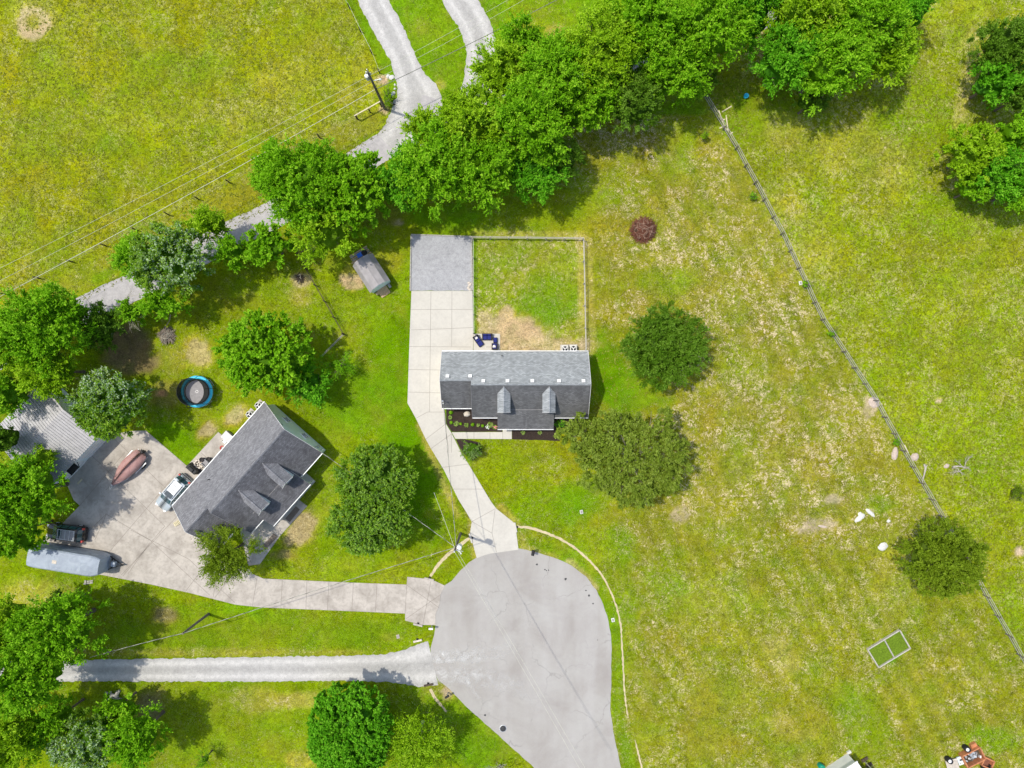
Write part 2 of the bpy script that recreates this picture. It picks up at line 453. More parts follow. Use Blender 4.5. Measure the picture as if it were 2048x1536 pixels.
    M['tarp_blue'] = tarp("grey_blue_cover", (.27, .31, .37), (.37, .42, .48), 1)
    t = NT("netting"); m = t.fin((.010, .020, .026), .8, .2)
    tr = t.N.new("ShaderNodeBsdfTransparent"); mx = t.N.new("ShaderNodeMixShader"); mx.inputs[0].default_value = .09
    t.L.new(t.b.outputs[0], mx.inputs[1]); t.L.new(tr.outputs[0], mx.inputs[2]); t.L.new(mx.outputs[0], t.out.inputs['Surface'])
    M['net'] = m
    # limestone dust dragged onto the asphalt: ragged, partly see-through sheet
    t = NT("limestone_dust"); m = t.fin((.66, .65, .62), .95, .1)
    tr = t.N.new("ShaderNodeBsdfTransparent"); mx = t.N.new("ShaderNodeMixShader")
    a = t.math('MULTIPLY', t.ramp(t.noise(1.3, 5, .6, .65), [(.38, 0), (.68, 1)]), t.attr('Col').outputs['Fac'])
    t.L.new(a, mx.inputs[0]); t.L.new(tr.outputs[0], mx.inputs[1]); t.L.new(t.b.outputs[0], mx.inputs[2]); t.L.new(mx.outputs[0], t.out.inputs['Surface'])
    M['dust'] = m
    # foliage
    M['lf_bright'] = mat_leaf("bright_leaves", (.085, .22, .002), (.18, .43, .004), (.36, .62, .03))
    M['lf_lime'] = mat_leaf("lime_leaves", (.12, .24, .002), (.26, .47, .005), (.44, .64, .04))
    M['lf_emerald'] = mat_leaf("emerald_leaves", (.045, .18, .003), (.115, .38, .006), (.27, .58, .035))
    M['lf_deep'] = mat_leaf("deep_green_leaves", (.045, .11, .003), (.105, .23, .008), (.25, .42, .05))
    M['lf_mid'] = mat_leaf("mid_green_leaves", (.07, .17, .004), (.16, .33, .009), (.33, .50, .05), special=(.50, .60, .36))
    M['lf_olive'] = mat_leaf("olive_leaves", (.105, .16, .010), (.20, .29, .024), (.36, .46, .085))
    M['lf_darkolive'] = mat_leaf("dark_olive_leaves", (.08, .135, .004), (.17, .265, .008), (.30, .42, .03))
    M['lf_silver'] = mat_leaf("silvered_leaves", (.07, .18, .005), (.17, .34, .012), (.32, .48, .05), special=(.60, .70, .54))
    M['lf_pale'] = mat_leaf("pale_hosta_leaves", (.16, .30, .03), (.36, .50, .10), (.55, .65, .28))
    M['grass_tuft'] = mat_leaf("grass_tufts", (.12, .15, .004), (.21, .235, .015), (.36, .37, .09), transl=.2)
init_mats()
# ================================================================== GROUND
FENCE_E = [(1395, 178), (1470, 300), (1560, 470), (1640, 640), (1745, 800), (1800, 900), (1875, 1030), (1965, 1190), (2055, 1345), (2150, 1500)]
def seg_dist(X, Y, pts):
    d = np.full(X.shape, 1e9)
    for (x0, y0), (x1, y1) in zip(pts[:-1], pts[1:]):
        dx, dy = x1-x0, y1-y0; L = dx*dx+dy*dy
        t = np.clip(((X-x0)*dx+(Y-y0)*dy)/L, 0, 1)
        d = np.minimum(d, np.hypot(X-x0-t*dx, Y-y0-t*dy))
    return d
G_OLIVE = (.235, .255, .012); G_YEL = (.28, .285, .010); G_LUSH = (.115, .25, .002); G_MID = (.185, .25, .008)
G_EAST = (.245, .240, .030); G_TAN = (.42, .36, .14); G_DIRT = (.50, .36, .19); G_SOIL = (.17, .125, .06)
G_PINK = (.55, .42, .29); G_DK = (.13, .175, .018)
def build_ground():
    xs = np.concatenate([[-400, -250, -150, -100, -82], np.arange(-72, 72.01, .36), [82, 100, 150, 250, 400]])
    ys = np.concatenate([[-400, -250, -150, -100, -68], np.arange(-56, 56.01, .36), [68, 100, 150, 250, 400]])
    X, Y = np.meshgrid(xs, ys); nx, ny = len(xs), len(ys)
    PX = X*PPM+1024; PY = 768-Y*PPM
    wob = (fbm(PX, PY, 1/46, 3)-.5)*1.5 + (fbm(PX, PY, 1/11, 9, 3)-.5)*1.0
    C = np.zeros((ny, nx, 3)); C[:] = G_MID
    D = np.full((ny, nx), .30); T = np.full((ny, nx), .25); Q = np.full((ny, nx), .75)
    def put(w, col=None, d=None, t=None, q=None):
        w = np.clip(w, 0, 1)
        if col is not None: C[:] = C*(1-w[..., None]) + np.array(col)*w[..., None]
        if d is not None: D[:] = D*(1-w)+d*w
        if t is not None: T[:] = T*(1-w)+t*w
        if q is not None: Q[:] = Q*(1-w)+q*w
    # side of the diagonal field fence
    fx = np.interp(PY, [p[1] for p in FENCE_E], [p[0] for p in FENCE_E])
    east = sstep(-6, 6, PX-fx); east = np.where(PY < 178, sstep(1390, 1450, PX), east)
    # east lawn between house and fence
    put(sstep(900, 1350, PX)*(1-east)*sstep(150, 330, PY), G_EAST, .62, .75, .7)
    put(sstep(0, 1, 1-np.abs(PX-fx+200)/240)*(1-east)*sstep(170, 260, PY), (.235, .225, .035), 1.0, .9, .85)
    put(east, (.22, .255, .012), .95, .30, 1.0)
    # north-west pasture: above lane
    lane_y = np.interp(PX, [-400, 0, 212, 542, 770, 800], [900, 690, 585, 425, 270, 230])
    nw = sstep(-4, 24, lane_y-18-PY)*(1-sstep(-8, 8, PX-np.interp(PY, [-50, 0, 55, 145, 230, 270], [672, 688, 720, 762, 775, 790])))
    put(nw, G_OLIVE, .85, .15, 1.0)
    put(nw*sstep(.52, .66, fbm(PX, PY, 1/160, 21)), G_YEL, .7, .1, .9)
    put(nw*sstep(.55, .7, fbm(PX, PY, 1/120, 31)), (.21, .255, .024), .6, .1)
    # strip between the north drives
    nd = ((PX > 735) & (PX < 1500) & (PY < 230)).astype(float)*(1-nw)*(1-east)
    put(nd, (.155, .27, .014), .25, .2, .7)
    def E(x, y, rx, ry, col, s=1.0, d=None, t=None, q=None, rot=0, soft=.45):
        a = R(rot); dx = PX-x; dy = PY-y
        u = (dx*math.cos(a)+dy*math.sin(a))/rx; v = (-dx*math.sin(a)+dy*math.cos(a))/ry
        r = np.hypot(u, v)+wob*.45
        put((1-sstep(1-soft, 1+soft*.5, r))*s, col, d, t, q)
    def Ln(pts, w, col, s=1.0, d=None, t=None, q=None, rag=1.0):
        r = seg_dist(PX, PY, pts)/w + wob*.35*rag
        put((1-sstep(.6, 1.15, r))*s, col, d, t, q)
    # ---- lush lawn
    E(830, 760, 120, 190, G_LUSH, .85, .05, q=.35); E(830, 960, 60, 150, G_LUSH, .9, .03, q=.3)
    E(720, 800, 100, 90, (.15, .27, .014), .8, .06, q=.4); E(1260, 780, 90, 60, (.15, .29, .012), .9, .03, q=.25)
    E(1215, 740, 40, 70, G_LUSH, .9, .0, q=.2); E(1090, 1020, 110, 55, G_LUSH, .55, .12, q=.5)
    E(1160, 1000, 60, 50, (.12, .27, .008), .55, .05, q=.4); E(1150, 1200, 130, 150, (.17, .26, .018), .7, .2)
    E(700, 620, 70, 90, (.19, .27, .016), .7, .2); E(560, 600, 90, 60, (.20, .265, .02), .6, .25)
    E(340, 900, 80, 60, (.16, .27, .014), .9, .05, q=.5); E(330, 880, 55, 40, G_LUSH, .8, .02)
    E(640, 960, 60, 110, (.21, .27, .02), .8, .25); E(680, 1140, 200, 28, (.22, .27, .024), .8, .3)
    E(1000, 440, 330, 60, (.20, .28, .016), .75, .2, q=.5, rot=-18); E(880, 430, 90, 30, (.15, .29, .010), .9, .05, q=.3)
    E(480, 1260, 380, 42, (.165, .24, .020), .85, .12, q=.6); E(420, 1220, 120, 20, (.15, .27, .012), .7, .1)
    E(380, 1440, 300, 90, (.19, .25, .022), .8, .22, q=.6); E(640, 1430, 60, 60, (.18, .28, .014), .6, .1)
    E(960, 1480, 80, 90, (.13, .24, .012), .9, .08, q=.6); E(880, 1400, 60, 60, (.16, .27, .012), .8, .15)
    E(1500, 230, 120, 60, (.175, .27, .014), .8, .2, q=.5); E(1480, 190, 120, 40, G_DK, .5, .05)
    E(1900, 30, 120, 60, (.25, .29, .04), .6, .4); E(1830, 240, 70, 120, (.18, .28, .018), .6, .3)
    E(1930, 430, 160, 50, (.19, .28, .018), .7, .3); E(1850, 850, 90, 200, (.23, .30, .012), .6, .5, rot=-28)
    E(1960, 620, 110, 200, (.24, .29, .030), .5, .8); E(1690, 300, 90, 60, (.33, .31, .10), .5, 1.0, .5)
    E(1570, 260, 60, 40, (.36, .32, .12), .5, 1.0, .6); E(1560, 420, 50, 40, (.34, .31, .10), .6, 1.0, .5)
    E(1780, 330, 60, 50, (.35, .32, .12), .5, 1.0, .6); E(1620, 520, 60, 70, (.34, .32, .10), .5, 1.0, .5)
    E(1990, 950, 90, 150, (.22, .30, .015), .6, .6); E(2010, 1250, 70, 130, (.20, .28, .015), .6, .5)
    E(1900, 400, 60, 30, (.15, .24, .015), .6, .2); E(1935, 170, 16, 100, (.44, .38, .20), .8, .9, .7, rot=14); E(1940, 75, 34, 14, (.46, .40, .22), .7, .9, .7, rot=-40)
    # ---- back yard inside the fence
    yard = sstep(946, 949, PX)*(1-sstep(1164, 1168, PX))*sstep(476, 481, PY)*(1-sstep(700, 704, PY))
    put(yard, (.215, .26, .03), .75, .8, .8)
    E(1070, 640, 90, 50, (.14, .25, .012), .9, .15, q=.6); E(1100, 590, 60, 40, (.14, .25, .012), .7, .2)
    E(1040, 670, 60, 45, G_DIRT, 1.0, .5, .9); E(1010, 640, 25, 30, G_DIRT, .9, .4, .9); E(975, 650, 25, 35, (.42, .33, .16), .8, 1.0, .9)
    E(1110, 690, 85, 16, (.46, .35, .17), .8, .9, .9); E(1140, 660, 30, 25, (.34, .30, .09), .5, .9, .8)
    Ln([(948, 475), (948, 700)], 6, (.11, .22, .01), .8, .05)
    Ln([(1160, 480), (1168, 700)], 9, (.46, .38, .22), .6, 1.0, .9); Ln([(1175, 480), (1182, 700)], 10, (.38, .33, .16), .7, 1.0, .9)
    Ln([(950, 466), (1165, 470)], 7, (.40, .35, .17), .6, 1.0, .9)
    # ---- bleached grass corridor east of the yard
    for (x, y, rx, ry) in [(1420, 260, 26, 60), (1455, 350, 40, 60), (1500, 430, 40, 60), (1530, 520, 60, 70), (1580, 640, 50, 90),
                           (1500, 640, 90, 80), (1260, 620, 60, 40), (1230, 500, 40, 60), (1400, 860, 60, 60), (1500, 800, 90, 60),
                           (1340, 850, 40, 30), (1680, 800, 60, 60), (1560, 950, 110, 80), (1740, 900, 60, 70), (1640, 1040, 70, 60),
                           (1370, 1010, 30, 40), (1430, 960, 60, 50), (1330, 480, 60, 50), (1390, 560, 60, 40)]:
        E(x, y, rx, ry, (.27, .235, .06), .4, 1.15, 1.0, .9)
    E(1350, 300, 50, 60, (.20, .28, .02), .7, .2); E(1340, 560, 60, 30, (.20, .29, .016), .6, .3)
    E(1480, 730, 60, 40, (.22, .28, .03), .5, .4); E(1600, 780, 22, 10, G_DK, .8, .1, rot=35); E(1760, 1010, 40, 20, (.15, .24, .015), .7, .2)
    for (x, y, rx, ry) in [(1665, 1000, 22, 12), (1640, 1048, 34, 14), (1740, 815, 14, 26), (1360, 1030, 22, 22), (1610, 1060, 26, 10),
                           (1880, 800, 10, 6), (1565, 1440, 40, 16), (1610, 1470, 30, 14), (1560, 1455, 16, 20), (1640, 1447, 12, 14), (1600, 1520, 16, 22), (2038, 1105, 10, 10)]:
        E(x, y, rx, ry, G_PINK, .95, .5, 1.0, .5, soft=.3)
    # ---- south-east lawn: mowing bands
    band = .5+.5*np.sin((PX*.87-PY*.49)/6.2+2.5*fbm(PX, PY, 1/120, 5))
    se = sstep(1050, 1150, PY)*sstep(1290, 1360, PX)*(1-east)
    put(se*.8, (.215, .225, .022), .75, .55, .9)
    el = (1-east)*sstep(1190, 1300, PX)*sstep(240, 330, PY)*(.35+.65*sstep(.4, .6, fbm(PX, PY, 1/80, 15)))
    C *= (1-.07*el)[..., None]; put(el*.42*band, (.29, .285, .075)); put(el*.40*(1-band), (.15, .205, .02)); D[:] = D*(1+(band-.5)*.9*el)
    E(1430, 1190, 90, 60, (.24, .29, .05), .6, .6); E(1560, 1310, 30, 50, (.36, .34, .18), .5, .8, .8, rot=-30)
    E(1440, 1430, 80, 90, (.24, .23, .045), .6, .5); E(1740, 1460, 50, 80, (.165, .28, .010), .55, .25, q=.5, rot=-20)
    E(1700, 1400, 60, 40, (.20, .29, .02), .6, .4); E(1990, 1480, 60, 30, (.16, .29, .012), .7, .3)
    E(1790, 1150, 60, 100, (.30, .31, .08), .5, .8); E(1330, 1170, 60, 80, (.19, .28, .018), .5, .4)
    E(1300, 1500, 60, 60, (.22, .26, .03), .6, .5); E(1210, 1090, 60, 40, (.18, .28, .014), .6, .3)
    E(1778, 1298, 40, 26, (.12, .25, .008), .95, .1, q=.5, rot=-32, soft=.25)
    # band right of the cul-de-sac and along its path
    Ln([(1060, 1085), (1130, 1115), (1190, 1165), (1228, 1240), (1236, 1340), (1238, 1450), (1262, 1536)], 16, (.155, .26, .012), .7, .2, q=.5)
    # ---- dirt and bare patches, west
    E(704, 560, 26, 20, G_DIRT, 1.0, .3, .6, rot=30, soft=.25); E(712, 545, 20, 26, G_DIRT, .9, .3, .6)
    E(600, 560, 26, 16, (.40, .32, .15), .9, .6, .6); E(600, 590, 26, 26, (.37, .31, .12), .7, .8, .6)
    E(395, 705, 32, 36, (.42, .33, .14), .85, .7, .5); E(340, 720, 46, 30, (.33, .28, .09), .7, .7, .5)
    E(250, 690, 62, 50, (.17, .12, .06), .95, .02, q=.4); E(270, 725, 60, 30, (.19, .14, .065), .9, .05, q=.4)
    E(330, 790, 40, 36, (.24, .19, .07), .7, .3); E(323, 788, 10, 8, (.5, .25, .12), .9, 0); E(415, 860, 26, 16, (.43, .34, .16), .9, .5, .6, rot=-35)
    E(470, 830, 30, 22, (.42, .34, .15), .9, .7, .6, rot=-35); E(400, 600, 70, 40, (.19, .20, .03), .6, .2)
    E(600, 1060, 30, 50, (.45, .34, .17), .9, .6, .7, rot=38); E(565, 1110, 30, 16, (.30, .23, .09), .8, .3)
    E(795, 445, 14, 8, (.42, .32, .18), .9, .3); E(760, 425, 60, 26, (.17, .19, .035), .8, .1)
    E(770, 530, 40, 30, (.26, .25, .04), .8, .6, .4); E(690, 530, 60, 20, (.20, .24, .025), .6, .3)
    E(60, 1190, 90, 34, (.34, .31, .09), .9, .8, .4); E(330, 1230, 30, 20, (.24, .18, .08), .8, .4, .6)
    E(600, 1400, 60, 20, (.40, .33, .17), .7, .9, 1.0); E(520, 1400, 60, 30, (.33, .29, .11), .6, .9, .9)
    E(300, 1410, 40, 40, (.22, .17, .08), .8, .2, .5); E(560, 1480, 60, 50, (.20, .27, .02), .5, .2); E(600, 1520, 30, 20, (.38, .31, .12), .7, .5, .5)
    E(420, 1305, 330, 9, (.33, .29, .12), .6, 1.0, .8); E(870, 1375, 30, 20, (.34, .30, .11), .6, .6, .5)
    E(785, 1275, 24, 12, (.26, .23, .07), .7, .3); E(895, 1385, 14, 16, (.50, .38, .24), .9, .2)
    Ln([(935, 1000), (945, 1060), (948, 1110)], 9, (.36, .30, .14), .7, .7, .6); Ln([(838, 850), (885, 960), (915, 1030)], 8, (.40, .33, .17), .75, .5, .5)
    Ln([(1042, 1070), (1048, 1100), (1110, 1115)], 9, (.34, .30, .12), .7, .8, .6); Ln([(1000, 1015), (1035, 1050)], 9, (.42, .35, .18), .7, .6, .6)
    Ln([(1140, 1125), (1190, 1175)], 10, (.40, .32, .20), .7, .6, .8)
    # ---- north-west pasture details
    a = R(0); rr = np.hypot(PX-67, PY-45)/26+wob*.3
    put((1-sstep(1.1, 1.6, rr))*.95, (.55, .42, .22), .35, .8, .4); put(1-sstep(.35, .75, rr), (.22, .25, .04), .6, .3)
    E(60, 25, 55, 30, (.40, .36, .13), .6, .9, .6)
    for off, w, s in ((-14, 2.2, .35), (-30, 2.2, .3)):     # cattle trails worn beside the lane fence
        Ln([(-20, 590+off), (106, 525+off), (250, 452+off), (430, 352+off), (560, 278+off), (700, 205+off)], w, (.40, .36, .12), s, .7, .4, rag=.5)
    Ln([(-20, 640), (200, 545), (400, 430), (560, 330), (740, 240)], 26, (.255, .25, .045), .8, .45, .3, .6)
    Ln([(190, 560), (330, 485), (470, 430)], 10, (.16, .26, .012), .7, .1, q=.5)
    E(740, 165, 20, 60, (.33, .31, .07), .6, .8, .3, rot=-25); E(765, 160, 14, 12, (.52, .36, .22), .95, .2, soft=.25); E(768, 220, 14, 8, (.45, .33, .2), .9, .2)
    E(720, 250, 50, 22, (.26, .24, .06), .7, .6, .5); E(430, 80, 18, 130, (.23, .27, .035), .6, .3, rot=18)
    E(575, 160, 70, 40, (.34, .31, .08), .5, 1.0, .4); E(480, 230, 80, 50, (.32, .31, .09), .4, 1.0, .3)
    E(680, 100, 90, 90, (.25, .275, .03), .6, .6)
    Ln([(700, 0), (735, 60), (765, 120), (785, 150)], 12, (.12, .24, .010), .85, .05, q=.4, rag=.6)
    E(905, 130, 40, 90, (.14, .25, .012), .7, .15); E(880, 170, 14, 10, (.38, .33, .15), .7, .5, .5); E(850, 70, 40, 30, (.19, .28, .03), .6, .5, .3)
    E(1080, 40, 70, 50, (.21, .28, .02), .8, .3); E(1110, 62, 24, 14, (.42, .34, .18), .7, .7, .6)
    zz = np.zeros_like(X)
    far = np.maximum(np.abs(X)/72, np.abs(Y)/56); zz = np.where(far > 1.5, -.2*(far-1.5), 0)
    v = np.stack([X, Y, zz], -1).reshape(-1, 3)
    idx = np.arange(nx*ny).reshape(ny, nx)
    f = np.stack([idx[:-1, :-1], idx[:-1, 1:], idx[1:, 1:], idx[1:, :-1]], -1).reshape(-1, 4)
    me = np_mesh('ground', v, f, M['ground'])
    gr = sstep(.0, .10, C[..., 1]-C[..., 2]-.1)*(C[..., 1] >= C[..., 0]*.86)
    C[..., 2] *= 1-.72*gr; mot = fbm(PX, PY, 1/70, 41, 5); mo2 = fbm(PX, PY, 1/24, 51, 3)
    C *= (.885+.34*(mot-.5)+.26*(mo2-.5))[..., None]; C[..., 0] *= 1+.45*(fbm(PX, PY, 1/55, 61)-.5)*gr
    C[..., 0] *= 1-.06*gr; D *= .30+.95*sstep(.36, .62, fbm(PX, PY, 1/34, 71))
    c4 = np.ones((nx*ny, 4), np.float32); c4[:, :3] = C.reshape(-1, 3)
    p4 = np.ones((nx*ny, 4), np.float32); p4[:, 0] = D.ravel(); p4[:, 1] = T.ravel(); p4[:, 2] = Q.ravel()
    for nme, arr in (('Col', c4), ('Par', p4)):
        at = me.attributes.new(nme, 'FLOAT_COLOR', 'POINT'); at.data.foreach_set('color', arr.ravel())
    o = bpy.data.objects.new('ground', me); COL.objects.link(o); struct(o)
    return

def np_mesh(name, v, f, mat, smooth=False):
    """v (n,3), f (m,k)"""
    me = bpy.data.meshes.new(name); k = f.shape[1]
    me.vertices.add(len(v)); me.vertices.foreach_set('co', np.ascontiguousarray(v, np.float32).ravel())
    me.loops.add(f.size); me.loops.foreach_set('vertex_index', np.ascontiguousarray(f, np.int32).ravel())
    me.polygons.add(len(f)); me.polygons.foreach_set('loop_start', np.arange(0, f.size, k, dtype=np.int32))
    try: me.polygons.foreach_set('loop_total', np.full(len(f), k, np.int32))
    except Exception: pass
    me.polygons.foreach_set('use_smooth', np.full(len(f), smooth))
    mats = mat if isinstance(mat, (list, tuple)) else [mat]
    for m in mats: me.materials.append(m)
    me.update(calc_edges=True); me.validate()
    return me
GR = build_ground()

# ================================================================== ROADS AND PAVED SURFACES
rnd = random.Random(5)
def px_poly(pts, z=0.0): return [W2(x, y, z) for x, y in pts]
def densify(pts, step, jit=0.0, rn=rnd, closed=True):
    out = []; n = len(pts)
    for i in range(n if closed else n-1):
        a = Vector(pts[i]); b = Vector(pts[(i+1) % n]); L = (b-a).length; k = max(1, int(L/step))
        for j in range(k):
            p = a.lerp(b, j/k)
            nr = Vector((-(b-a).y, (b-a).x)).normalized() if L > 0 else Vector((0, 0))
            p = p + nr*rn.uniform(-jit, jit); out.append((p.x, p.y))
    if not closed: out.append(tuple(pts[-1]))
    return out
def ribbon(name, path, widths, z, mat, cols=9, prof=None, jit=.09, step=.28, z0=-.05):
    """strip along a pixel path; prof(u, s) -> brightness multiplier stored in 'Col'"""
    P = [Vector(W2(x, y)) for x, y in path]
    # resample
    S = [0]
    for a, b in zip(P[:-1], P[1:]): S.append(S[-1]+(b-a).length)
    n = max(2, int(S[-1]/step)); ss = np.linspace(0, S[-1], n)
    x = np.interp(ss, S, [p.x for p in P]); y = np.interp(ss, S, [p.y for p in P]); w = np.interp(ss, S, widths)
    for _ in range(6):
        x[1:-1] = (x[:-2]+2*x[1:-1]+x[2:])/4; y[1:-1] = (y[:-2]+2*y[1:-1]+y[2:])/4
    tx = np.gradient(x); ty = np.gradient(y); L = np.hypot(tx, ty); nxv, nyv = -ty/L, tx/L
    rg = np.random.default_rng(len(name)+int(abs(path[0][0])))
    jl = rg.uniform(-jit, jit, n); jr = rg.uniform(-jit, jit, n)
    us = np.linspace(-1, 1, cols); V = np.zeros((n, cols, 3)); Cc = np.ones((n, cols))
    for j, u in enumerate(us):
        e = jl*(u < -.99)+jr*(u > .99)
        off = u*w/2+e
        V[:, j, 0] = x+nxv*off; V[:, j, 1] = y+nyv*off; V[:, j, 2] = z
        if prof: Cc[:, j] = [prof(u, s/S[-1]) for s in ss]
    idx = np.arange(n*cols).reshape(n, cols)
    f = np.stack([idx[:-1, :-1], idx[1:, :-1], idx[1:, 1:], idx[:-1, 1:]], -1).reshape(-1, 4)[:, ::-1]
    me = np_mesh(name, V.reshape(-1, 3), f, mat)
    c4 = np.ones((n*cols, 4), np.float32); c4[:, :3] = Cc.reshape(-1, 1)
    at = me.attributes.new('Col', 'FLOAT_COLOR', 'POINT'); at.data.foreach_set('color', c4.ravel())
    o = bpy.data.objects.new(name, me); COL.objects.link(o); return o

def tracks(u, s):   # two pale wheel tracks, darker crown
    return .86+.26*math.exp(-((abs(u)-.56)/.22)**2)-.06*math.exp(-(u/.25)**2)
# lane behind the trees
b = ribbon('lane', [(-120, 775), (60, 675), (212, 598), (263, 576), (470, 466), (542, 433), (660, 362), (770, 290), (870, 250), (965, 212), (1085, 168), (1260, 118), (1500, 40), (1700, -40)],
           [3.3]*14, .010, M['lane'], cols=5, jit=.05); struct(b)
b = ribbon('gravel_drive_north', [(735, -60), (745, 0), (775, 55), (806, 115), (822, 160), (836, 190), (834, 225), (805, 265), (778, 292)],
           [3.3, 3.3, 3.4, 3.0, 3.5, 5.4, 6.0, 4.6, 3.6], .016, M['gravel'], prof=tracks); struct(b)
b = ribbon('gravel_drive_second', [(900, -60), (917, 0), (945, 40), (962, 85), (962, 125), (955, 175), (950, 205)],
           [3.6, 3.7, 3.6, 3.6, 3.4, 3.6, 4.2], .014, M['gravel'], prof=tracks); struct(b)
m = MB()
m.prism(px_poly([(845, 190), (868, 196), (890, 218), (880, 240), (830, 245)]), -.05, .0165, 0)
struct(m.build('gravel_apron_north', M['lane']))
b = ribbon('gravel_drive_south', [(-60, 1345), (60, 1343), (167, 1341), (349, 1340), (560, 1338), (700, 1336.5), (771, 1336), (815, 1334), (840, 1332), (866, 1326)],
           [2.6, 2.6, 2.5, 2.7, 2.9, 2.95, 3.3, 4.2, 5.1, 5.3], .014, M['gravel'], prof=tracks, cols=13); struct(b)
# cul-de-sac
cul = [(953.5, 1115), (966, 1108.5), (980, 1104), (1036, 1096.5), (1064, 1103), (1088.5, 1109), (1116, 1118), (1144, 1131), (1172, 1153.5), (1193, 1181), (1207, 1209),
       (1217.6, 1244), (1223, 1286), (1222, 1366), (1221, 1419), (1228, 1471), (1242, 1536), (1275, 1650), (1310, 1760), (1250, 1760), (1160, 1640), (1069, 1536),
       (1015, 1487), (970, 1447), (924.5, 1405), (900, 1379), (876, 1360), (864, 1335), (861, 1297), (868, 1269), (871, 1249.5), (870, 1230), (878, 1206), (880, 1188), (888, 1172), (903.5, 1162), (921, 1141), (938, 1125)]
m = MB(); m.prism(densify(px_poly(cul), .6, .045), -.05, .008)
struct(m.build('road', M['asphalt']))
# tar spots and the manhole
m = MB(); rr = random.Random(3)
for x, y, r in [(1090, 1139, 1.6), (1093, 1141, 1.2), (1097, 1140, 1.2), (1131, 1158, 2.4), (1172, 1181, 1.8), (1178, 1191, 2.2), (1186, 1207, 1.8), (1195, 1280, 1.0), (970, 1430, 2.2), (1074, 1129, 2.2)]:
    c = W(x, y); n = 9
    m.prism([(c.x+r/17*rr.uniform(.6, 1.3)*math.cos(2*math.pi*i/n), c.y+r/17*rr.uniform(.6, 1.3)*math.sin(2*math.pi*i/n)) for i in range(n)], .0, .012)
struct(m.build('tar_patches', M['tar']))
mh = thing('manhole_cover', 'dark oval storm drain cover set in the cul-de-sac asphalt', 'manhole', W(1006, 1457))
m = MB(); m.lathe((0, 0, 0), [(.42, .0), (.42, .016), (.36, .019)], 20); m.build('rim', M['galv'], mh)
m = MB(); m.lathe((0, 0, 0), [(.355, .012), (.355, .02), (0.001, .022)], 20)
for i in range(-3, 4): m.box((i*.09, 0, .023), (.03, .5, .006))
m.build('lid', M['tar'], mh)
# dust dragged from the gravel drive onto the asphalt
k = 0
def fade(u, s): return max(0, (1-abs(u)**1.5))*(1-s)**.8
for path, w in (([(862, 1310), (930, 1307), (990, 1300), (1040, 1280)], 1.1), ([(864, 1318), (940, 1320), (1000, 1312), (1060, 1290)], .8),
                ([(870, 1348), (960, 1352), (1040, 1375), (1090, 1420)], 2.2), ([(925, 1330), (938, 1370), (965, 1405), (985, 1420)], .4),
                ([(862, 1325), (935, 1318), (960, 1290), (965, 1268)], .45)):
    b = ribbon('gravel_dust', path, [w, w*1.5, w*1.2, w*.8], .0115+.0004*k, M['dust'], cols=9, prof=fade, jit=0); struct(b); k += 1
# worn paths
for path, w in (([(1035, 1053), (1062, 1056), (1090, 1065), (1120, 1077), (1150, 1095), (1178, 1120), (1203, 1148), (1220, 1180), (1232, 1210), (1242, 1250), (1245, 1310), (1248, 1370), (1252, 1410), (1256, 1436)],
                 [.28, .3, .3, .26, .26, .22, .22, .2, .2, .2, .18, .18, .14, .1]),
                ([(939, 1076), (928, 1084), (912, 1096), (890, 1114), (874, 1132), (861, 1153)], [.3, .35, .4, .4, .35, .3]),
                ([(861, 1378), (868, 1394), (880, 1408), (893, 1423)], [.3, .34, .3, .2]),
                ([(1270, 1480), (1276, 1505), (1285, 1540)], [.15, .22, .2])):
    b = ribbon('worn_path', path, w, .006, M['dirtpath'], cols=3, jit=.05, step=.25); struct(b)

def jt(m, a, b, z, w=.045, mi=1):
    A = Vector(W2(*a)); B = Vector(W2(*b)); d = (B-A).normalized(); n = Vector((-d.y, d.x))*w/2
    m.add([(*(A-n), z), (*(B-n), z), (*(B+n), z), (*(A+n), z)], [(0, 1, 2, 3)], mi)
# driveway of the white house
dr = [(823, 582), (945, 582), (946.7, 667), (946, 704), (940, 760), (888, 812), (888.5, 822), (892, 848), (903, 866), (920, 900), (955, 958), (982, 1003), (992.5, 1017), (1027.5, 1045), (1032.6, 1064.5), (1037, 1099),
      (980, 1107), (966, 1111), (953.5, 1116.5), (940, 1066), (943.7, 1043.6), (930, 1020), (917.5, 1000), (888, 940), (862, 897), (852, 879), (832, 837), (815, 806), (818.7, 693)]
m = MB(); m.prism(px_poly(dr), -.05, .05)
for a, b in (((862, 583), (859, 824)), ((904, 583), (903.5, 693)), ((822, 619), (945, 619)), ((822, 660), (903, 657)), ((903, 657), (946, 655)), ((819, 693), (942, 694)), ((817, 739), (884, 740)),
             ((816, 784), (884, 786)), ((855, 824), (888, 824)), ((855, 824), (833, 836)), ((889, 820), (893, 866)), ((852, 878), (890, 849)), ((893, 866), (898, 905)), ((862, 897), (903, 868)), ((903, 868), (903, 905)), ((882, 935), (937, 928)), ((905, 978), (967, 978)),
             ((944, 1043), (991, 1017)), ((944, 1043), (984, 1066)), ((990, 1019), (984, 1066)), ((984, 1066), (993, 1104))):
    jt(m, a, b, .053)
struct(m.build('driveway', [M['concrete'], M['joint']]))
m = MB(); m.prism(densify(px_poly([(823.5, 470), (943, 474), (944.5, 581.4), (821.8, 581.4)]), .4, .03), -.05, .035)
struct(m.build('gravel_pad', M['gravel_pad']))
m = MB(); m.prism(px_poly([(947, 667.5), (1000, 667.5), (1000, 716), (947, 716)]), -.05, .07)
jt(m, (972, 694), (1000, 694), .073)
struct(m.build('patio', [M['concrete'], M['joint']]))
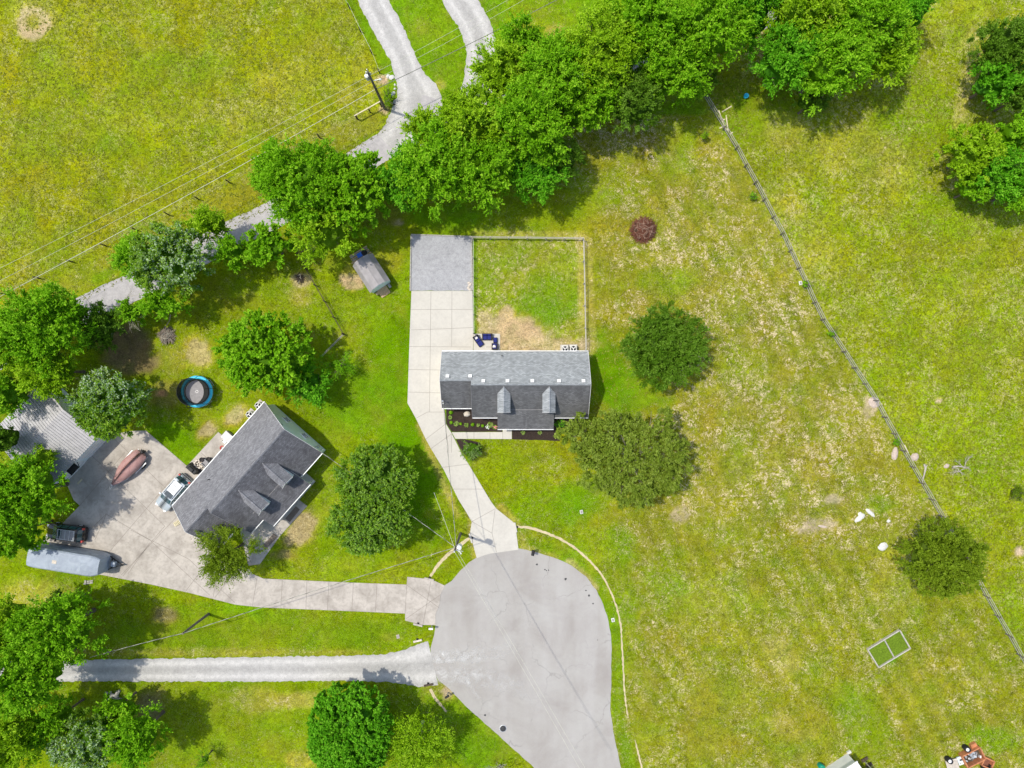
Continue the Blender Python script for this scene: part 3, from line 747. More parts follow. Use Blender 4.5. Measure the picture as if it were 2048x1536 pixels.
m = MB(); m.prism(px_poly([(903.5, 864.5), (1005.5, 864), (1005.5, 850), (1023.5, 850), (1023.5, 878), (911, 877.5)]), -.05, .055)
for x in (948, 980): jt(m, (x, 864.5), (x, 877.5), .058)
jt(m, (1005.5, 864), (1005.5, 878), .058)
struct(m.build('front_walk', [M['concrete'], M['joint']]))
m = MB(); m.prism(densify(px_poly([(892, 816), (945, 816), (995, 820), (1004.6, 855), (1004.6, 863.4), (903, 863.4), (893, 848)]), .5, .03), -.05, .03)
struct(m.build('mulch_bed', M['mulch']))
m = MB(); m.prism(densify(px_poly([(1024.4, 850), (1170, 820), (1170, 850), (1120, 856), (1120, 881.6), (1070, 880), (1024.4, 878.6)]), .5, .03), -.05, .03)
struct(m.build('mulch_bed', M['mulch']))
m = MB(); m.prism(densify(px_poly([(912, 878.3), (932, 878.5), (960, 885), (965, 905), (945, 922), (925, 905)]), .5, .04), -.05, .02)
struct(m.build('mulch_bed', M['mulch']))
# driveway of the blue house
d2 = [(221, 870), (262, 862), (292, 861), (372, 930), (395, 950), (420, 985), (400, 1060), (420, 1100), (499, 1139.6), (506, 1148), (527, 1157), (700, 1165), (813.5, 1169), (814.6, 1153.5), (849.5, 1157), (867, 1160.5), (889.6, 1171),
      (881, 1189), (879.5, 1206), (871, 1230), (871.5, 1250), (844, 1249.5), (810.4, 1240.8), (810.4, 1226.8), (700, 1222), (523, 1214.6), (471, 1209), (377, 1185), (296.6, 1167.5), (206, 1150), (120, 1140), (70, 1110), (97, 1064), (125, 1047), (160, 1011), (148, 1000), (132, 963)]
m = MB(); m.prism(px_poly(d2), -.05, .048)
for a, b in (((221, 870), (392, 1034)), ((185, 912), (330, 1052)), ((160, 1011), (250, 1180 if False else 905)), ((213, 1028), (300, 1080)), ((300, 1080), (420, 1190)), ((213, 1028), (150, 1090)),
             ((270, 920), (212, 980)), ((355, 945), (218, 1105)), ((395, 990), (243, 1150)), ((330, 1052), (246, 1152)), ((262, 1060), (378, 1118)), ((378, 1118), (470, 1205)), ((300, 1085), (256, 1148)),
             ((396, 1150), (371, 1183)), ((432, 1160), (427, 1193)), ((465, 1150), (430, 1195)), ((514, 1158), (505, 1212)), ((565, 1160), (562, 1215)), ((614, 1162), (612, 1218)), ((658, 1163.5), (655, 1220)), ((707, 1165.5), (704, 1221)), ((754, 1167), (751, 1223)),
             ((813.5, 1169), (810.4, 1226)), ((862, 1161), (846, 1249)), ((814, 1170), (878, 1215)), ((811, 1238), (880, 1190)), ((190, 1080), (430, 1150) if False else (213, 1029))):
    jt(m, a, b, .051, .042)
struct(m.build('driveway_west', [M['concrete_old'], M['joint_dark']]))
m = MB(); m.prism(px_poly([(436.7, 864), (475, 895), (420, 960), (396, 953), (374, 932)]), -.05, .06)
jt(m, (402, 905), (425, 925), .063)
struct(m.build('back_walk', [M['concrete_old'], M['joint_dark']]))
m = MB(); m.prism(px_poly([(586, 990), (614.5, 1012), (560, 1072), (520, 1128), (497, 1131), (480, 1060)]), -.05, .056)
struct(m.build('front_walk_west', [M['concrete_old'], M['joint_dark']]))
# ================================================================== HOUSES
def window_unit(parent, x, y, z, w, h, nx_, ny_, name='window'):
    """window in a wall, outward normal (nx_, ny_) in the house frame"""
    n = Vector((nx_, ny_, 0)); t = Vector((-ny_, nx_, 0)); c = Vector((x, y, z))
    m = MB(); q = Matrix((t, n, Vector((0, 0, 1)))).transposed()
    for du, dz, ww, hh in ((0, h/2, w+.16, .08), (0, -h/2, w+.2, .1), (-w/2, 0, .08, h-.02), (w/2, 0, .08, h-.02), (0, 0, w-.08, .04)):
        m.box(c+t*du+Vector((0, 0, dz))+n*.05, (ww, .1, hh), rot=q)
    f = m.build(name, M['white'], parent)
    m = MB(); m.box(c+n*.015, (w-.02, .04, h-.02), rot=q); m.build('pane', M['glass'], f)
    return f

def house(root, x0, x1, x2, yb, zr, zl, sl, yfl, yfm, porch, dormers, vents, mats, ze, gable_win=True, vent2=True):
    """ridge of the main part on y=0; back slope towards +y; porch=(xa,xb,ya,yb,za,zb)"""
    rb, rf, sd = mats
    yl = (zr-zl)/sl             # lower ridge sits behind the main one
    zb = zr-sl*yb
    # back slope (continuous), with the ridge step
    m = MB(); th = .14
    m.slab([(x0, yb, zb), (x0, yl, zl), (x1, yl, zl), (x1, 0, zr), (x2, 0, zr), (x2, yb, zb)], th, 0, 1)
    back = m.build('roof', [rb, M['white']], root); back['label'] = 'back roof slope of lighter shingles'
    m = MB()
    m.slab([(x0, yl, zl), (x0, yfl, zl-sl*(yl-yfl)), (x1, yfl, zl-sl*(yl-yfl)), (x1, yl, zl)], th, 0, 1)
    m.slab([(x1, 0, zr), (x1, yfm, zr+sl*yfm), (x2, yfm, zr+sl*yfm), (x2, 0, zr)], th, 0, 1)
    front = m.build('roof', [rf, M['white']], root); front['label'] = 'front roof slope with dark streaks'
    # ridge caps
    for xa, xb, yy, zz in ((x0, x1, yl, zl), (x1, x2, 0, zr)):
        m = MB()
        n = int((xb-xa)/.28)
        for i in range(n):
            a = xa+(xb-xa)*i/n; b_ = xa+(xb-xa)*(i+1)/n
            zt = zz+.012+.006*(i % 2)
            m.slab([(a, yy+.15, zt-.15*sl+.02), (a, yy, zt+.02), (b_, yy, zt+.02), (b_, yy+.15, zt-.15*sl+.02)], .02)
            m.slab([(a, yy, zt+.02), (a, yy-.15, zt-.15*sl+.02), (b_, yy-.15, zt-.15*sl+.02), (b_, yy, zt+.02)], .02)
        m.build('ridge_cap', rb, back)
    # gutters
    def gutter(xa, xb, y, z, s):
        g = MB(); g.bar((xa, y+s*.07, z-.09), (xb, y+s*.07, z-.09), .09, .1); g.bar((xa, y+s*.07, z-.03), (xb, y+s*.07, z-.035), .06, .012, 1)
        g.build('gutter', [M['white'], M['galv']], root)
    gutter(x0, x2, yb, zb, 1); gutter(x0, x1, yfl, zl-sl*(yl-yfl), -1)
    px0, px1, pya, pyb, pza, pzb = porch
    zfm = zr+sl*yfm
    gutter(x1, px0-.02, yfm, zfm, -1); gutter(px1+.02, x2, yfm, zfm, -1); gutter(px0, px1, pyb, pzb, -1)
    # walls
    ov = .3; og = .22
    m = MB()
    def wall_prof(x, ys, inward):   # gable wall in plane x
        pts = [(x, p[0], p[1]) for p in ys]; t = .15*inward
        n = len(pts); m.add(pts, [tuple(range(n))]); m.add([(x+t, p[1], p[2]) for p in pts], [tuple(reversed(range(n)))])
        m.add(pts+[(x+t, p[1], p[2]) for p in pts], [(i, (i+1) % n, n+(i+1) % n, n+i) for i in range(n)])
    e = .16
    m.prism([(x0+og, yfl+ov), (x1+og, yfl+ov), (x1+og, yfm+ov), (x2-og, yfm+ov), (x2-og, yb-ov), (x0+og, yb-ov)], 0, ze-.05)
    def gz(y, zt, y0): return zt-sl*abs(y-y0)-e
    m.prism([(x2-og-.15, -.01), (x2-og-.15, .01), (x2-og, .01), (x2-og, -.01)], 0, .01)
    for x, zt, y0, ya, yc in ((x2-og, zr, 0, yfm+ov, yb-ov), (x0+og, zl, yl, yfl+ov, yb-ov), (x1+og, zr, 0, yfm+ov, yb-ov)):
        t = -.15 if x > x1+1 else .15
        A = [(x, ya, ze-.06), (x, yc, ze-.06), (x, yc, gz(yc, zt, y0)), (x, y0, zt-e), (x, ya, gz(ya, zt, y0))]
        B = [(x+t, *p[1:]) for p in A]; n = 5
        o1, o2 = (tuple(range(n)), tuple(reversed(range(n)))) if t < 0 else (tuple(reversed(range(n))), tuple(range(n)))
        m.add(A, [o1]); m.add(B, [o2]); m.add(A+B, [(i, n+i, n+(i+1) % n, (i+1) % n) if t < 0 else (i, (i+1) % n, n+(i+1) % n, n+i) for i in range(n)])
    m.build('wall', sd, root)
    # rake boards on the gables
    for x, zt, y0, ya, yc in ((x2+.012, zr, 0, yfm, yb), (x0-.012, zl, yl, yfl, yb)):
        m = MB()
        m.bar((x, y0, zt-.06), (x, yc, zt-sl*(yc-y0)-.06), .03, .2); m.bar((x, y0, zt-.06), (x, ya, zt-sl*(y0-ya)-.06), .03, .2)
        m.build('fascia', M['white'], root)
    m = MB(); m.bar((x1-.012, 0, zr-.06), (x1-.012, yfm, zfm-.06), .03, .2)
    m.build('fascia', M['mat_grey'], root)
    # porch
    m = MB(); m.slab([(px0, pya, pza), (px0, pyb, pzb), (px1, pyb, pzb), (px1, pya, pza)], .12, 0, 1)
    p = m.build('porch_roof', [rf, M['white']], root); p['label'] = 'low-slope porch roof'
    for i in range(4):
        x = px0+.25+(px1-px0-.5)*i/3
        m = MB(); m.box((x, pyb+.3, (pzb-.1)/2+.05), (.14, .14, pzb-.22)); m.box((x, pyb+.3, .2), (.22, .22, .12)); m.box((x, pyb+.3, pzb-.24), (.22, .22, .1))
        m.build('porch_post', M['white'], root)
    m = MB(); m.box(((px0+px1)/2, (pyb+yfm)/2+.15, .1), (px1-px0-.2, yfm-pyb+.3-.1, .2)); m.build('porch_floor', M['concrete'], root)
    # door + windows on the front
    dx = (px0+px1)/2-.6; yw = yfm+ov
    m = MB(); m.box((dx, yw-.03, 1.25), (.95, .06, 2.1)); m.box((dx-.28, yw-.07, 1.7), (.3, .03, .7)); m.box((dx+.28, yw-.07, 1.7), (.3, .03, .7))
    d = m.build('door', M['wood_dark'], root)
    m = MB(); m.cyl((dx+.38, yw-.14, 1.1), (dx+.38, yw-.05, 1.1), .035); m.build('handle', M['chrome'], d)
    for x in (px0+.7, px1-1.2, px1+1.6, x1+1.3): window_unit(root, x, yw, 1.55, .9, 1.35, 0, -1)
    window_unit(root, (x0+x1)/2+.2, yfl+ov, 1.55, .9, 1.35, 0, -1)
    for x in (x0+2.4, x0+6, x2-2.5): window_unit(root, x, yb-ov, 1.6, .9, 1.1, 0, 1)
    for y in (-1.4, 1.4): window_unit(root, x2-og, y, 1.55, .8, 1.3, 1, 0)
    # garage door on the left gable end
    m = MB(); m.box((x0+og-.03, (yfl+yb)/2, 1.15), (.06, 4.4, 2.2))
    for i in range(1, 4): m.box((x0+og-.065, (yfl+yb)/2, .05+i*.55), (.02, 4.4, .03))
    m.build('garage_door', M['white'], root)
    # dormers
    for xc, w, yf, zrd, zed in dormers:
        yt = -(zr-zrd)/sl; ye = -(zr-zed)/sl
        m = MB(); u = .03
        m.slab([(xc-w, yf, zed+u), (xc, yf, zrd+u), (xc, yt, zrd+u), (xc-w, ye, zed+u)], .07, 0, 1)
        m.slab([(xc, yf, zrd+u), (xc+w, yf, zed+u), (xc+w, ye, zed+u), (xc, yt, zrd+u)], .07, 0, 1)
        m.bar((xc, yf+.01, zrd+.05), (xc, yt-.1, zrd+.05), .14, .035)
        m.bar((xc-w, yf-.012, zed-.03), (xc, yf-.012, zrd-.03), .02, .15, 1); m.bar((xc+w, yf-.012, zed-.03), (xc, yf-.012, zrd-.03), .02, .15, 1)
        d = m.build('dormer', [rb, M['white']], root)
        m = MB(); yw2 = yf+.2; ww = w-.16; zb2 = zr+sl*yw2
        A = [(xc-ww, yw2, zb2), (xc+ww, yw2, zb2), (xc+ww, yw2, zed+.06), (xc, yw2, zrd-.1), (xc-ww, yw2, zed+.06)]
        m.add(A, [(0, 1, 2, 3, 4)])
        for s in (-1, 1):
            m.add([(xc+s*ww, yw2, zb2-.1), (xc+s*ww, yw2, zed+.06), (xc+s*ww, ye+.1, zed+.06)], [(0, 1, 2) if s > 0 else (2, 1, 0)])
        m.build('dormer_wall', sd, d)
        window_unit(d, xc, yw2, (zb2+zed)/2+.1, .7, max(.5, (zed-zb2)-.45), 0, -1)
    # roof vents
    for x, y in vents:
        z = zr-sl*abs(y) if True else 0
        q = Matrix.Rotation(-math.atan(sl) if y > 0 else math.atan(sl), 3, 'X')
        m = MB(); m.box((x, y, z+.09), (.30, .30, .16), rot=q, top=.9); m.box((x, y, z+.19), (.40, .40, .05), rot=q)
        m.build('roof_vent', M['white'], back if y > 0 else front)

# ---- house with the white trim in the centre
h1 = thing('house', 'white-sided house with grey shingle roof, two dormers and a fenced back yard', 'house', (0, 0, 0))
def yv(px, py, z): return W(px, py, z)
ve = []
for px, py in ((894.8, 752), (940.3, 751.6)): p = W(px, py, 5.1); ve.append((p.x, p.y))
for px in (966.7, 1015, 1064.7, 1118, 1167): p = W(px, 761.5, 5.4); ve.append((p.x, p.y))
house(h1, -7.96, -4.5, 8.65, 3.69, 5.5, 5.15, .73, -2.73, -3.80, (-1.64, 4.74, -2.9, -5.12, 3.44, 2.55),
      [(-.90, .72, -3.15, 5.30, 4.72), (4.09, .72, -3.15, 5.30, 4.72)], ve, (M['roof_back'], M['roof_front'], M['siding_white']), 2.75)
m = MB(); p = W(1004, 711.5, 3.4); m.cyl((p.x, p.y, 2.9), (p.x, p.y, 3.7), .06); m.build('vent_pipe', M['blackplastic'], h1)
m = MB(); p = W(886, 801.7, 3.6); m.cyl((p.x, p.y, 3.0), (p.x, p.y, 4.5), .04); m.cyl((p.x, p.y, 4.4), (p.x+.05, p.y, 4.55), .09); m.box((p.x, p.y-.3, 3.35), (.14, .12, .12))
m.build('service_mast', M['galv'], h1)

# ---- blue house, turned
A2 = R(48.5)
O2 = W(567.5, 859, 6.0)
h2 = thing('house', 'pale blue-sided house with charcoal roof and two dormers, set diagonally by wide concrete parking', 'house', (O2.x, O2.y, 0), A2)
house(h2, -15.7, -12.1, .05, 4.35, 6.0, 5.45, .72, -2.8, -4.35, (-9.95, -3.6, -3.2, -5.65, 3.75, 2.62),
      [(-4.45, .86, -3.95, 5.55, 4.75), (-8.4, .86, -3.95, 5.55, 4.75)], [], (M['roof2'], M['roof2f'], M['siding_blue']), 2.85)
m = MB()
m.box((-.15, 1.0, 4.6), (.06, .55, .45)); m.build('gable_vent', M['blackplastic'], h2)
m = MB(); m.cyl((-10.3, 3.0, 3.6), (-10.3, 3.0, 4.25), .06); m.build('vent_pipe', M['blackplastic'], h2)
m = MB(); m.cyl((-.0, -3.3, 1.0), (-.0, -3.3, 3.3), .04); m.box((-.05, -3.3, 1.5), (.2, .35, .5)); m.cyl((0, -3.9, 2.2), (.35, -4.2, 2.6), .05); m.build('service_mast', M['galv'], h2)

# ---- detached metal-roofed garage, half under the trees
ga = math.atan2(5.34, 5.1)
gc = W(178, 916.5, 0); gx = math.cos(ga); gy = math.sin(ga)
g = thing('garage', 'pale blue detached garage with ribbed grey metal roof half hidden under trees', 'garage', (gc.x, gc.y, 0), ga)
# local frame: x along the front wall, -y outwards (towards the parking), +y back
m = MB(); L = 7.6
m.prism([(-L/2, 0), (L/2, 0), (L/2, 8.6), (-L/2, 8.6)], 0, 3.0)
for x, s in ((-L/2, -1), (L/2, 1)):
    A = [(x, 0, 3.0), (x, 8.6, 3.0), (x, 4.3, 4.0)]; m.add(A, [(0, 1, 2) if s > 0 else (2, 1, 0)])
m.build('wall', M['siding_blue'], g)
for s, nm in ((1, 0), (-1, 1)):
    m = MB()
    ya, yc = (-.25, 4.3) if s > 0 else (8.85, 4.3)
    m.slab([(-L/2-.25, ya, 3.0), (L/2+.25, ya, 3.0), (L/2+.25, 4.3, 4.08), (-L/2-.25, 4.3, 4.08)], .05, 0, 1)
    for i in range(27):
        x = -L/2-.2+(L+.4)*i/26
        m.bar((x, ya+(.02 if s > 0 else -.02), 3.03), (x, 4.3, 4.105), .07, .06)
    m.build('roof', [M['metal_roof'], M['white']], g)
m = MB()
for xa in (-3.4, .2):
    m.box((xa+1.55, -.03, 1.15), (3.0, .06, 2.25))
    for i in range(1, 4): m.box((xa+1.55, -.066, .05+i*.56), (3.0, .015, .03), mi=1)
m.build('garage_door', [M['white'], M['galv']], g)
m = MB(); m.box((0, -.03, 2.62), (L, .06, .12)); m.box((-L/2-.01, -.03, 1.45), (.14, .07, 2.9)); m.box((L/2+.01, -.03, 1.45), (.14, .07, 2.9)); m.build('trim', M['blackplastic'], g)
m = MB(); m.slab([(-1.6, -.06, 2.5), (-1.6, -.8, 2.35), (-.3, -.8, 2.35), (-.3, -.06, 2.5)], .04)
m.bar((-1.6, -.06, 1.9), (-1.6, -.8, 2.33), .05, .05); m.bar((-.3, -.06, 1.9), (-.3, -.8, 2.33), .05, .05); m.build('awning', M['blackplastic'], g)

# ---- gambrel shed beside the trees
sc_ = W(748.5, 551, 0); sdv = Vector((.545, -.84)); sa = math.atan2(sdv.y, sdv.x)+math.pi/2
s = thing('shed', 'small barn-style shed with grey gambrel roof and wooden ramp', 'shed', (sc_.x, sc_.y, 0), sa)
# local: front towards -y
w1, w2_, hl = 1.22, .82, 1.72
m = MB(); prof = [(-w1, 0.15), (w1, 0.15), (w1, 1.75), (w2_, 2.45), (0, 2.72), (-w2_, 2.45), (-w1, 1.75)]
for y, o1 in ((-hl, 1), (hl, -1)):
    m.add([(x, y, z) for x, z in prof], [tuple(range(7)) if o1 > 0 else tuple(reversed(range(7)))])
n = 7; m.add([(x, -hl, z) for x, z in prof]+[(x, hl, z) for x, z in prof], [(i, n+i, n+(i+1) % n, (i+1) % n) for i in range(n)])
m.build('wall', M['siding_shed'], s)
m = MB(); oy = .14
for sx in (-1, 1):
    m.slab([(0, -hl-oy, 2.80), (sx*(w2_+.02), -hl-oy, 2.51), (sx*(w2_+.02), hl+oy, 2.51), (0, hl+oy, 2.80)], .05, 0, 1)
    m.slab([(sx*(w2_+.02), -hl-oy, 2.505), (sx*(w1+.14), -hl-oy, 1.66), (sx*(w1+.14), hl+oy, 1.66), (sx*(w2_+.02), hl+oy, 2.505)], .05, 0, 1)
m.bar((0, -hl-oy, 2.815), (0, hl+oy, 2.815), .2, .03)
m.build('roof', [M['shed_roof'], M['white']], s)
m = MB(); m.box((-.1, -hl-.02, 1.1), (1.15, .04, 1.8)); 
for x in (-.66, -.1, .46): m.box((x, -hl-.05, 1.1), (.07, .03, 1.8), mi=1)
m.build('door', [M['siding_shed'], M['white']], s)
m = MB()
for i in range(9):
    t0 = i/9; m.box((-.05, -hl-.08-t0*1.0, .34-.24*t0), (1.2, .095, .04))
m.bar((-.6, -hl-.05, .3), (-.6, -hl-1.0, .04), .05, .07); m.bar((.5, -hl-.05, .3), (.5, -hl-1.0, .04), .05, .07)
m.build('ramp', M['wood_new'], s)
m = MB()
for x in (-.9, -.72): m.box((x, -hl-.3, .12), (.185, .3, .18))
m.build('step_block', M['wood_new'], s)
m = MB(); m.box((.85, -hl-.3, .16), (.3, .5, .14)); m.build('step_block', M['wood_grey'], s)

# ---- white building at the bottom edge
bc = W(1684, 1545, 0)
b = thing('shed', 'white metal-roofed outbuilding cut off by the bottom edge of the photo', 'shed', (bc.x, bc.y, 0), R(33))
m = MB(); m.prism([(-2.0, -3.0), (1.75, -3.0), (1.75, 1.55), (-2.0, 1.55)], 0, 2.3); m.build('wall', M['siding_white'], b)
m = MB()
m.slab([(-2.2, 1.75, 2.35), (-2.2, -.7, 3.15), (1.9, -.7, 3.15), (1.9, 1.75, 2.35)], .06)
m.slab([(-2.2, -.7, 3.15), (-2.2, -3.2, 2.35), (1.9, -3.2, 2.35), (1.9, -.7, 3.15)], .06)
m.build('roof', M['white_roof'], b)
m = MB(); m.box((-.1, 1.82, 2.3), (4.1, .12, .1)); m.build('gutter', M['white'], b)
m = MB(); m.slab([(1.95, -.1, 2.2), (3.0, -.1, 1.95), (3.0, -2.2, 1.95), (1.95, -2.2, 2.2)], .06); m.build('lean_to_roof', M['stone_pink'], b)
for y in (-.2, -2.1):
    m = MB(); m.box((2.9, y, .95), (.1, .1, 1.9)); m.build('post', M['wood_grey'], b)

# ================================================================== VEHICLES
def loft(stations, n_prof):
    vs = []; fs = []
    for x, prof in stations:
        full = [(y, z) for y, z in prof]+[(-y, z) for y, z in reversed(prof)]
        vs += [(x, y, z) for y, z in full]
    k = 2*n_prof
    for i in range(len(stations)-1):
        for j in range(k):
            fs.append((i*k+j, i*k+(j+1) % k, (i+1)*k+(j+1) % k, (i+1)*k+j))
    return vs, fs, k
def suv(root, paint, roofmat, L=4.7, wid=.93, hgt=1.72, panels='sunroof'):
    """length along x, front at +x"""
    def st(x, zt, wt, zs, wb_):   # top z, half width at top, shoulder z, half width body
        return (x, [(0.0, zt+.02), (wt*.6, zt+.012), (wt, zt-.05), ((wt+wb_)/2, (zt+zs)/2-.02), (wb_, zs), (wb_+.02, zs-.3), (wb_-.01, .36), (wb_-.1, .24), (0, .24)])
    f = L/2; w = wid
    S = [st(-f, .80, w*.70, .72, w*.80), st(-f+.06, .98, w*.74, .88, w*.92), st(-f+.16, 1.05, w*.76, .98, w*.97), st(-f+.42, hgt-.10, w*.72, 1.02, w), st(-f+.62, hgt-.02, w*.74, 1.02, w), st(-f+1.5, hgt, w*.76, 1.01, w),
         st(-f+2.4, hgt-.01, w*.76, 1.0, w), st(-f+2.85, hgt-.07, w*.74, .98, w), st(-f+3.55, 1.10, w*.78, .97, w*.99), st(-f+3.75, 1.05, w*.80, .95, w*.98), st(f-.35, .93, w*.74, .84, w*.94),
         st(f-.12, .82, w*.66, .74, w*.84), st(f, .62, w*.52, .58, w*.70)]
    vs, fs, k = loft(S, 9)
    # columns j: 0-1 top centre, ... mirrored
    glass = {'windshield': [], 'rear_window': [], 'side_window': []}; body = []
    for idx, fc in enumerate(fs):
        i, j = divmod(idx, k)
        top = j in (0, 1, 14, 15, 16, 17); side = j in (2, 3, 13, 14) 
        topc = j in (0, 1, 15, 16, 17)
        sidec = j in (2, 3, 12+1, 14)
        if i == 7 and topc: glass['windshield'].append(fc)
        elif i == 2 and topc: glass['rear_window'].append(fc)
        elif 3 <= i <= 7 and j in (2, 14): glass['side_window'].append(fc)
        elif 3 <= i <= 7 and j in (3, 13) and i < 7: glass['side_window'].append(fc)
        else: body.append(fc)
    m = MB(); m.part(vs, body, 0, True)
    m.add(vs[:k], [tuple(range(k))]); m.add(vs[-k:], [tuple(reversed(range(k)))])
    m.build('body', paint, root)
    for nm in ('windshield', 'rear_window', 'side_window'):
        m = MB(); m.part(vs, glass[nm], 0, True)
        # bodywork pillars over the glass
        m.build(nm, M['carglass'], root)
    m = MB()
    for x in (-f+.75, -f+1.7, -f+2.5):
        for s_ in (-1, 1): m.bar((x, s_*(w*.77), hgt-.09), (x-.03, s_*(w+.005), 1.03), .07, .03)
    for s_ in (-1, 1):
        m.bar((-f+.45, s_*(w*.76), hgt-.06), (-f+2.8, s_*(w*.77), hgt-.06), .05, .03)
        m.bar((-f+2.82, s_*(w*.76), hgt-.07), (-f+3.58, s_*(w*.80), 1.10), .06, .04)
    m.build('pillar', paint, root)
    # roof fittings
    for s_ in (-1, 1):
        m = MB(); m.bar((-f+.7, s_*w*.66, hgt+.05), (-f+2.6, s_*w*.66, hgt+.05), .04, .04)
        for x in (-f+.75, -f+1.65, -f+2.55): m.box((x, s_*w*.66, hgt+.02), (.08, .05, .06))
        m.build('roof_rail', M['blackplastic'], root)
    if roofmat is not None:
        m = MB()
        for i, (xa, xb) in enumerate(((-f+.62, -f+1.12), (-f+1.17, -f+1.62), (-f+1.67, -f+2.1))): m.box(((xa+xb)/2, 0, hgt+.035), (xb-xa, w*1.14, .03))
        m.build('roof_panel', roofmat, root)
    m = MB(); m.box((-f+2.42, 0, hgt+.03), (.5, w*1.05 if roofmat is not None else w*.9, .02)); m.build('sunroof', M['glass'], root)
    for s_ in (-1, 1):
        m = MB(); m.box((f-.16, s_*w*.62, .74), (.26, .34, .12), rz=s_*-.35); m.build('headlight', M['chrome'], root)
        m = MB(); m.box((-f+.12, s_*w*.80, .98), (.16, .22, .34)); m.build('tail_light', M['red'], root)
        m = MB(); m.box((-f+3.2, s_*(w+.10), 1.08), (.16, .22, .15)); m.build('mirror', paint, root)
    m = MB(); m.box((-f+.05, 0, .6), (.14, 1.5, .16)); m.build('bumper', M['blackplastic'], root)
    for x in (-f+.85, f-.92):
        for s_ in (-1, 1):
            m = MB(); m.cyl((x, s_*(w-.20), .345), (x, s_*(w+.02), .345), .345, n=20); wh = m.build('wheel', M['rubber'], root)
            m = MB(); m.cyl((x, s_*(w+.0), .345), (x, s_*(w+.035), .345), .21, n=14); m.build('rim', M['galv'], wh)

c = W(345.5, 986, .9)
v = thing('parked_car', 'silver suv with pale roof panels parked tight against the blue house', 'car', (c.x, c.y, .05), math.atan2(-290, -250))
suv(v, M['silver'], M['carwhite'])
c = W(131, 1065.5, .9)
v = thing('parked_car', 'black suv parked under tree edge beside covered trailer', 'car', (c.x, c.y, .05), R(173))
suv(v, M['black'], None, 4.5, .90, 1.68)
m = MB()
for x in (-1.5, -1.0, -.5, 0, .35): m.box((x, 0, 1.73), (.05, 1.1, .03))
for y in (-.55, .55): m.bar((-1.6, y, 1.74), (.4, y, 1.74), .06, .04)
m.build('roof_rack', M['galv'], v)
m = MB(); m.box((-.75, 0, 1.705), (1.7, 1.0, .02)); m.build('roof_tray', M['mat_grey'], v)

# covered travel trailer
c = W(129, 1123, 2.4)
v = thing('covered_trailer', 'long trailer shrouded in a grey-blue fabric cover at the lawn edge', 'trailer', (c.x, c.y, 0), R(-9.2))
S = []; rr = random.Random(8)
for i in range(25):
    x = -4.05+8.1*i/24; t = abs(i-12)/12
    e = 1-.10*max(0, (t-.8)/.2)**2; s_ = 1-.16*max(0, (i-20)/4)**2
    zt = 2.75*(1-.05*max(0, (i-20)/4)**2)+rr.uniform(-.012, .012)
    wd = 1.18*e*s_; wob = rr.uniform(-.012, .012)
    S.append((x, [(.02, zt+.06), (wd*.5, zt+.035+wob), (wd*.88, zt-.03-wob), (wd, zt-.17), (wd+.03+wob, zt-1.2), (wd+.0-wob, .45), (wd-.04, .32), (.02, .32)]))
vs, fs, k = loft(S, 8); m = MB(); m.add(vs, fs, 0, False); m.add(vs[:k], [tuple(range(k))]); m.add(vs[-k:], [tuple(reversed(range(k)))])
m.build('cover', M['tarp_blue'], v)
m = MB(); m.box((-.9, -.1, 2.80), (.55, .42, .05), top=.9); m.build('roof_hatch', M['stone'], v)
m = MB()
for s_ in (-1, 1): m.bar((4.0, s_*.8, .5), (5.55, 0, .5), .09, .12)
m.bar((4.35, -.62, .5), (4.35, .62, .5), .08, .1); m.cyl((5.5, 0, .02), (5.5, 0, .9), .035); m.box((5.6, 0, .52), (.22, .14, .1)); m.build('tow_frame', M['blackplastic'], v)
m = MB(); m.box((4.65, 0, .72), (.5, .62, .35), top=.85); m.cyl((4.85, .2, .55), (4.85, .2, 1.05), .14); m.build('battery_box', M['tarp_blue'], v)
for x in (-.5, .4):
    for s_ in (-1, 1):
        m = MB(); m.cyl((x, s_*.85, .34), (x, s_*1.08, .34), .34, n=16); m.build('wheel', M['rubber'], v)

# covered boat on a trailer
c = W(256, 937, .7)
v = thing('covered_boat', 'small boat under faded red cover on its trailer', 'boat', (c.x, c.y, .05), math.atan2(-325, -300))
S = []
prof = [(-2.45, .62, .95, .62), (-2.3, .78, 1.18, .66), (-1.7, .92, 1.42, .68), (-1.0, .98, 1.55, .66), (-.3, .95, 1.62, .60), (.3, .88, 1.60, .56), (.9, .76, 1.42, .55), (1.5, .58, 1.22, .56), (2.1, .36, 1.02, .60), (2.6, .14, .90, .66), (2.75, .04, .84, .72)]
rr = random.Random(4)
for x, w, zt, zb_ in prof:
    a = rr.uniform(-.05, .05); S.append((x, [(0, zt+.05), (w*.35, zt-.06+a), (w*.68, zt-.08-a), (w*.95, zt*.72), (w, .80), (w*.96, .70), (w*.8, zb_-.1), (0, zb_-.22)]))
vs, fs, k = loft(S, 8); m = MB(); m.add(vs, fs, 0, True); m.add(vs[:k], [tuple(range(k))]); m.add(vs[-k:], [tuple(reversed(range(k)))])
m.build('cover', M['tarp_red'], v)
m = MB()
for s_ in (-1, 1): m.bar((-2.4, s_*.7, .4), (1.2, s_*.7, .4), .08, .1); m.bar((1.2, s_*.7, .4), (2.9, 0, .42), .08, .1)
m.bar((2.8, 0, .42), (3.3, 0, .42), .08, .08); m.bar((-1.2, -1.0, .38), (-1.2, 1.0, .38), .08, .08)
m.cyl((2.9, 0, 0), (2.9, 0, .9), .04); m.box((2.6, 0, .8), (.18, .16, .3)); m.build('trailer_frame', M['galv'], v)
for s_ in (-1, 1):
    m = MB(); m.cyl((-1.2, s_*.98, .3), (-1.2, s_*1.16, .3), .3, n=16); m.build('wheel', M['rubber'], v)
